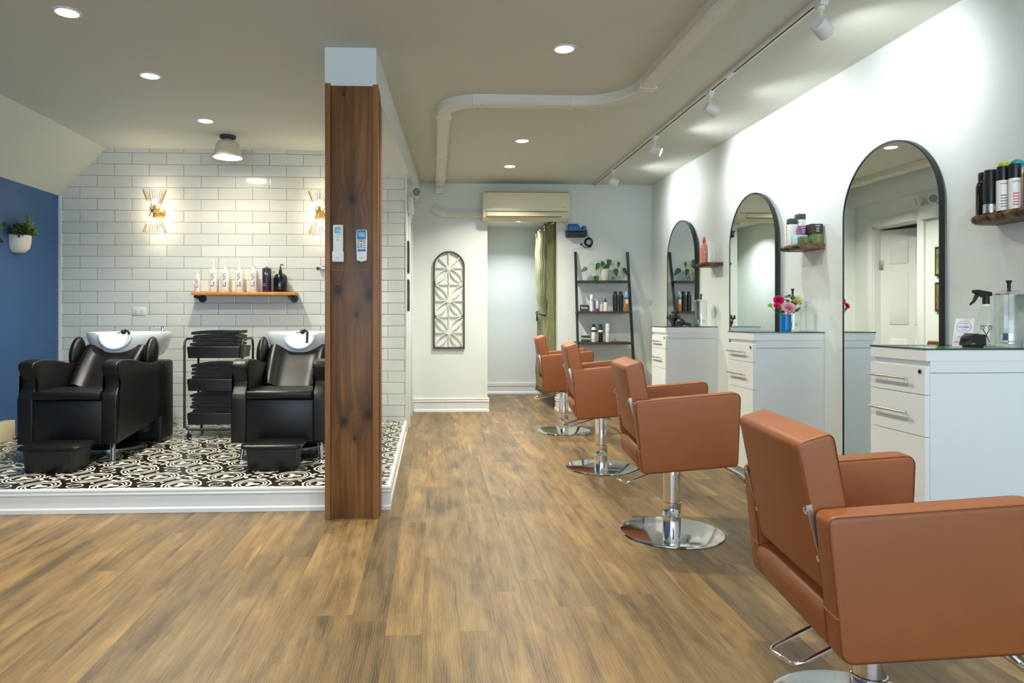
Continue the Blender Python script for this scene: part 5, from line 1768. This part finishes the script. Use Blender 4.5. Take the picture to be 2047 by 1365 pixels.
for (x, h, body, capm, bandm, lab) in ((1.722, 0.158, 'btlw', 'btlkm', 'ink', 'white spray can with black cap on the lowest board of the ladder shelf'), (1.796, 0.158, 'btlkm', 'btlkm', 'card', 'black spray can with a white band on the lowest board of the ladder shelf'),
                                        (1.872, 0.17, 'btlw', 'btlw', 'greyp', 'all white spray can on the lowest board of the ladder shelf')):
    t = bottle('spray_can', lab, 'can', (x, y_, zC), [(0.001, 0), (0.0225, 0), (0.0235, 0.003), (0.0235, h - 0.02), (0.02, h - 0.006), (0.015, h)], body,
               [(0.016, h), (0.0165, h + 0.03), (0.001, h + 0.032)] if body != 'btlw' or capm == 'btlkm' else [(0.022, h - 0.01), (0.024, h - 0.008), (0.024, h + 0.026), (0.001, h + 0.028)], capm, group='spray cans on the lowest ladder board')
    if bandm != 'greyp':
        g = G(); g.lathe([(0.0238, h - 0.052), (0.0238, h - 0.030)], seg=20, cap=False); g.build('band', bandm, t)
    else:
        g = G(); g.box(-0.010, 0.010, -0.0245, -0.0225, h - 0.055, h - 0.05); g.box(-0.008, 0.008, -0.0245, -0.0225, h - 0.07, h - 0.066); g.build('print', bandm, t)

# ------------------------------------------------------------------ counter items


def make_jar(loc, lab, r=0.052, h=0.235):
    t = thing('disinfectant_jar', lab, 'jar', loc, 0, 'glass disinfectant jars on the cabinets')
    g = G(); g.lathe([(0.001, 0.0), (r + 0.003, 0), (r + 0.004, 0.008), (r, 0.016), (r, h - 0.012), (r + 0.003, h - 0.008), (r + 0.003, h), (r - 0.003, h), (r - 0.004, 0.014), (0.001, 0.012)], seg=36); g.build('glass_body', 'glass', t, smooth=50)
    g = G(); g.lathe([(r + 0.006, h + 0.001), (r + 0.007, h + 0.005), (r * 0.55, h + 0.022), (0.012, h + 0.028), (0.001, h + 0.028)], seg=36); lid = g.build('lid', 'chrome', t, smooth=50)
    g = G(); g.lathe([(0.007, h + 0.026), (0.006, h + 0.045), (0.011, h + 0.058), (0.011, h + 0.06), (0.001, h + 0.061)], seg=18); g.build('knob', 'blackplastic', lid)
    g = G(); g.cyl((0, 0, 0.02), (0, 0, h + 0.02), 0.0018, seg=6); g.lathe([(r * 0.62, 0.03), (r * 0.62, 0.058)], seg=24, cap=False); g.lathe([(r * 0.6, 0.058), (r * 0.6, 0.03)], seg=24, cap=False); g.cyl((0, 0, 0.018), (0, 0, 0.021), r * 0.6, seg=24)
    g.build('lift_basket', 'chrome', t, smooth=50)
    return t


C1, C2, C3 = 0.9116, 0.9426, 0.9516
j = make_jar((2.364, 2.708, C1), 'large glass jar with chrome lid beside the spray bottle', 0.050, 0.215)
dup(j, (2.335, 4.345, C2), 0.0, 'glass jar with chrome lid behind the flower vase')
dup(j, (2.30, 5.775, C3), 0.0, 'glass jar with chrome lid beside the black hair dryer')
sp = thing('water_spray_bottle', 'clear spray bottle with black trigger and scissors printed on it', 'spray bottle', (2.278, 2.722, C1))
g = G(); g.lathe([(0.001, 0), (0.032, 0), (0.034, 0.006), (0.034, 0.095), (0.028, 0.125), (0.017, 0.158), (0.015, 0.172)], seg=28); g.build('body', 'glass', sp, smooth=50)
g = G(); g.lathe([(0.001, 0.005), (0.031, 0.005), (0.031, 0.05), (0.001, 0.05)], seg=28)
g = G(); g.cyl((0, 0, 0.17), (0, 0, 0.178), 0.017, seg=20); g.build('collar', 'whiteplastic', sp)
g = G(); g.cyl((0, 0, 0.178), (0, 0, 0.215), 0.013, 0.012, seg=16); g.prism(roundpoly([(0.02, 0.212), (0.02, 0.228), (-0.04, 0.238), (-0.055, 0.236), (-0.055, 0.226), (-0.014, 0.205)], 0.004), 'xz', -0.010, 0.010, 0.003, 2)
hd = g.build('spray_head', 'blackplastic', sp)
g = G(); g.tube([(-0.03, 0, 0.226), (-0.042, 0, 0.21), (-0.052, 0, 0.19), (-0.068, 0, 0.176)], [0.008, 0.008, 0.006, 0.004], 8); g.build('trigger', 'blackplastic', hd)
g = G()


def onb(a, z, r=0.0348):
    th = math.radians(-128) + a / r
    return (r * math.cos(th), r * math.sin(th), z)


for s in (-1, 1):
    g.tube([onb(s * 0.011, 0.075), onb(0, 0.052), onb(-s * 0.010, 0.022)], 0.0016, 5)
    g.tube([onb(s * 0.013 + 0.006 * math.cos(a), 0.081 + 0.006 * math.sin(a)) for a in [2 * PI * i / 12 for i in range(12)]], 0.0013, 5, closed=True)
g.tube([onb(x, 0.090) for x in (-0.022, -0.01, 0, 0.01, 0.022)], 0.0011, 5)
g.tube([onb(x, 0.014) for x in (-0.016, -0.005, 0.006, 0.016)], 0.0009, 5)
g.build('scissors_print', 'ink', sp)
# review card
cdn = thing('review_card', 'white tilted card with a coloured ring and small print', 'card', (2.235, 2.80, C1))
cdn.rotation_euler = (0, 0, math.radians(-58)); WM[cdn.name] = Matrix.Translation(cdn.location) @ Matrix.Rotation(math.radians(-58), 4, 'Z')


def cf(a, b, c=0.0):   # a across, b up the tilted card
    return (a, b * 0.32 - c * 0.95 - 0.0005, b * 0.947 - c * 0.0)


g = G(); g.loft([[cf(-0.035, 0, 0), cf(0.035, 0, 0), cf(0.035, 0.125, 0), cf(-0.035, 0.125, 0)], [tuple(Vector(cf(x, z)) + Vector((0, 0.0015, 0))) for x, z in ((-0.035, 0), (0.035, 0), (0.035, 0.125), (-0.035, 0.125))]]); g.build('sheet', 'card', cdn, smooth=0)
g = G(); g.tube([cf(0.0255 * math.cos(a), 0.088 + 0.0255 * math.sin(a), 0.001) for a in [PI * 0.55 + 1.4 * PI * i / 24 for i in range(25)]], 0.0006, 5); g.build('ring', 'greyp', cdn)
g = G(); g.tube([cf(0.0255 * math.cos(a), 0.088 + 0.0255 * math.sin(a), 0.001) for a in [-0.05 * PI + 0.6 * PI * i / 12 for i in range(13)]], 0.0007, 5); g.box(-0.03, 0.01, 0.004, 0.0052, 0.019, 0.0202); g.build('ring_accent', 'redink', cdn)
g = G(); text_mesh(g, 'Google', 0.013, lambda a, b, c: cf(a, 0.088 + b, 0.001 + c)); g.build('lettering', 'blueink', cdn, smooth=0)
g = G()
for z, w in ((0.102, 0.012), (0.074, 0.012), (0.044, 0.02), (0.036, 0.01)):
    g.loft([[cf(-w, z, 0.001), cf(w, z, 0.001), cf(w, z + 0.0014, 0.001), cf(-w, z + 0.0014, 0.001)], [cf(-w, z, 0.0016), cf(w, z, 0.0016), cf(w, z + 0.0014, 0.0016), cf(-w, z + 0.0014, 0.0016)]])
g.build('small_print', 'greyp', cdn, smooth=0)
# card reader
cr_ = thing('card_reader_dock', 'small black rounded payment terminal dock on the cabinet', 'payment terminal', (2.205, 2.705, C1))
g = G(); g.prism(roundpoly([(-0.034, 0.008), (-0.024, 0.045), (-0.006, 0.06), (0.010, 0.055), (0.012, 0.045), (0.022, 0.056), (0.036, 0.052), (0.036, 0.008)], [0.004, 0.02, 0.015, 0.006, 0.004, 0.01, 0.006, 0.003], 4), 'xz', -0.030, 0.030, 0.006, 3); g.build('body', 'btlk', cr_, smooth=50)
g = G(); g.box(-0.024, 0.03, -0.025, 0.025, 0.0, 0.009, 0.002); g.build('foot', 'blackplastic', cr_)
g = G(); g.box(-0.026, -0.012, -0.0308, -0.0300, 0.016, 0.0185); g.build('badge', 'goldink', cr_)

# flowers and vase on cabinet 2
VX, VY = 2.20, 4.175
M['vase'] = mat('bright blue glaze', srgb(0, 112, 190), 0.25, noise=0.02); M['peony'] = mat('blush petals', srgb(236, 170, 186), 0.6, noise=0.1); M['magenta'] = mat('magenta petals', srgb(206, 14, 92), 0.55, noise=0.15)
M['wine'] = mat('wine petals', srgb(120, 56, 84), 0.6, noise=0.2); M['lily'] = mat('pale lime petals', srgb(206, 214, 132), 0.6, noise=0.1)
vs = thing('flower_vase', 'small bright blue ribbed vase of flowers on the glass counter', 'vase', (VX, VY, C2))
g = G(); prof = [(0.001, 0), (0.030, 0)]
for i in range(9):
    prof += [(0.033, 0.008 + 0.011 * i), (0.0318, 0.0135 + 0.011 * i)]
prof += [(0.032, 0.108), (0.029, 0.108), (0.028, 0.02), (0.001, 0.018)]
g.lathe(prof, seg=28); g.build('vessel', 'vase', vs, smooth=60)


def flower(name, lab, cat, head, r, layers, mt, pet, cup=0.6, grp='cut flowers in the blue vase'):
    t = thing(name, lab, cat, (VX, VY, C2 + 0.02), 0, grp)
    h = Vector(head)
    g = G(); g.tube([(0, 0, 0.0), (h.x * 0.25, h.y * 0.25, 0.07), (h.x * 0.7, h.y * 0.7, h.z * 0.75), tuple(h)], 0.0018, 6); g.build('stem', 'stem', t, smooth=60)
    g = G(); ax = Vector((h.x * 1.2 - 0.25, h.y - 0.75, 0.45)).normalized()
    qq = ax.to_track_quat('Z', 'Y')
    rn = random.Random(int(r * 9999))
    for ly in range(layers):
        f = 1 - ly / (layers + 0.5)
        n = max(3, int(pet * (0.5 + 0.5 * f)))
        tilt = cup + (1 - f) * 0.9
        for k in range(n):
            a = 2 * PI * (k + 0.5 * ly) / n + rn.uniform(-0.1, 0.1)
            d = Vector((math.cos(a) * math.cos(tilt), math.sin(a) * math.cos(tilt), math.sin(tilt)))
            s = Vector((-math.sin(a), math.cos(a), 0))
            nn = d.cross(s)
            L_ = r * (0.55 + 0.45 * f)
            Wd = r * (0.62 * f + 0.22)
            rows = []
            for (u, w) in ((0.02, 0.25), (0.3, 0.75), (0.65, 1.0), (0.88, 0.85), (1.0, 0.45)):
                c = d * L_ * u - nn * (-L_ * 0.22 * u * u)
                rows.append([h + qq @ (c + s * Wd * w * m_ + nn * (-abs(m_) * Wd * 0.22)) for m_ in (-1, -0.5, 0, 0.5, 1)])
            g.loft(rows, close=False, cap=False)
    g.build('bloom', mt, t, smooth=80)
    return t


flower('pink_peony', 'pale pink peony low in the middle of the bouquet', 'flower', (0.002, -0.035, 0.125), 0.036, 6, 'peony', 9, 0.35)
flower('magenta_gerbera', 'large magenta bloom on the mirror side of the bouquet', 'flower', (-0.04, 0.01, 0.176), 0.03, 4, 'magenta', 9, 0.3)
flower('magenta_carnation', 'small magenta bloom hanging below the large one', 'flower', (-0.064, -0.015, 0.142), 0.019, 3, 'magenta', 7, 0.3)
flower('wine_rose', 'wine-red small rose near the green leaves', 'flower', (0.042, 0.0, 0.15), 0.021, 4, 'wine', 6, 0.5)
flower('lime_lily', 'pale lime lily at the shop front side of the bouquet', 'flower', (0.075, 0.01, 0.168), 0.032, 2, 'lily', 6, 0.55)
flower('lime_bud', 'small lime bud sticking out toward the mirror', 'flower', (-0.088, 0.02, 0.142), 0.016, 2, 'lily', 5, 0.6)
fo = thing('bouquet_greenery', 'green leaves and twigs filling the bouquet', 'leaves', (VX, VY, C2 + 0.02), 0)
g = G()
for (p, d, L_, W__) in (((0.045, 0, 0.18), (0.0, 0, 1), 0.035, 0.03), ((0.02, 0.0, 0.165), (-0.6, 0, 0.5), 0.03, 0.022), ((-0.04, -0.02, 0.115), (-1, 0, 0.5), 0.035, 0.02), ((0.05, -0.02, 0.105), (1, 0, 0.8), 0.05, 0.018), ((-0.02, -0.02, 0.10), (-0.8, -0.2, 0.2), 0.035, 0.02), ((0.03, -0.02, 0.1), (0.6, -0.3, 0.6), 0.04, 0.02), ((0.07, 0, 0.12), (1, 0, 0.5), 0.04, 0.01)):
    leaf(g, p, d, (-0.2, -1, 0.4), L_, W__)
g.build('leaf_sprays', 'green', fo, smooth=60)
g = G()
for p in ((0.045, 0, 0.19), (-0.055, -0.02, 0.12), (0.08, -0.01, 0.13), (0.02, 0, 0.17), (-0.02, -0.02, 0.11)):
    g.tube([(0, 0, 0), (p[0] * 0.3, p[1] * 0.3, 0.075), p], 0.0015, 5)
g.build('twigs', 'stem', fo, smooth=60)


# hair dryers with diffusers beside mirrors 2 and 3
def make_dryer(loc, rot, lab):
    t = thing('hair_dryer', lab, 'hair dryer', loc, rot, 'black hair dryers on the cabinets')
    g = G(); g.lathe([(0.018, 0.0), (0.020, 0.02), (0.03, 0.045), (0.062, 0.068), (0.066, 0.074), (0.06, 0.076), (0.02, 0.06)], seg=28)
    df = g.build('diffuser', 'blackplastic', t)
    g = G()
    for k_ in range(12):
        a = 2 * PI * k_ / 12
        g.cyl((0.055 * math.cos(a), 0.055 * math.sin(a), 0.07), (0.055 * math.cos(a), 0.055 * math.sin(a), 0.098), 0.004, 0.0025, seg=8)
    for k_ in range(6):
        a = 2 * PI * k_ / 6
        g.cyl((0.03 * math.cos(a), 0.03 * math.sin(a), 0.055), (0.03 * math.cos(a), 0.03 * math.sin(a), 0.104), 0.004, 0.0025, seg=8)
    g.build('diffuser_fingers', 'blackplastic', df)
    g = G(); g.sph((0.0, -0.085, 0.036), 0.036, 18, 12, (1, 1.35, 1)); g.build('body', 'btlkm', t)
    g = G(); g.cyl((0.02, -0.10, 0.03), (0.07, -0.14, 0.014), 0.013, seg=14); g.build('handle', 'btlkm', t)
    return t


d3 = make_dryer((2.13, 5.97, C3), math.radians(20), 'black hair dryer with upturned diffuser on the cabinet by the ladder shelf')
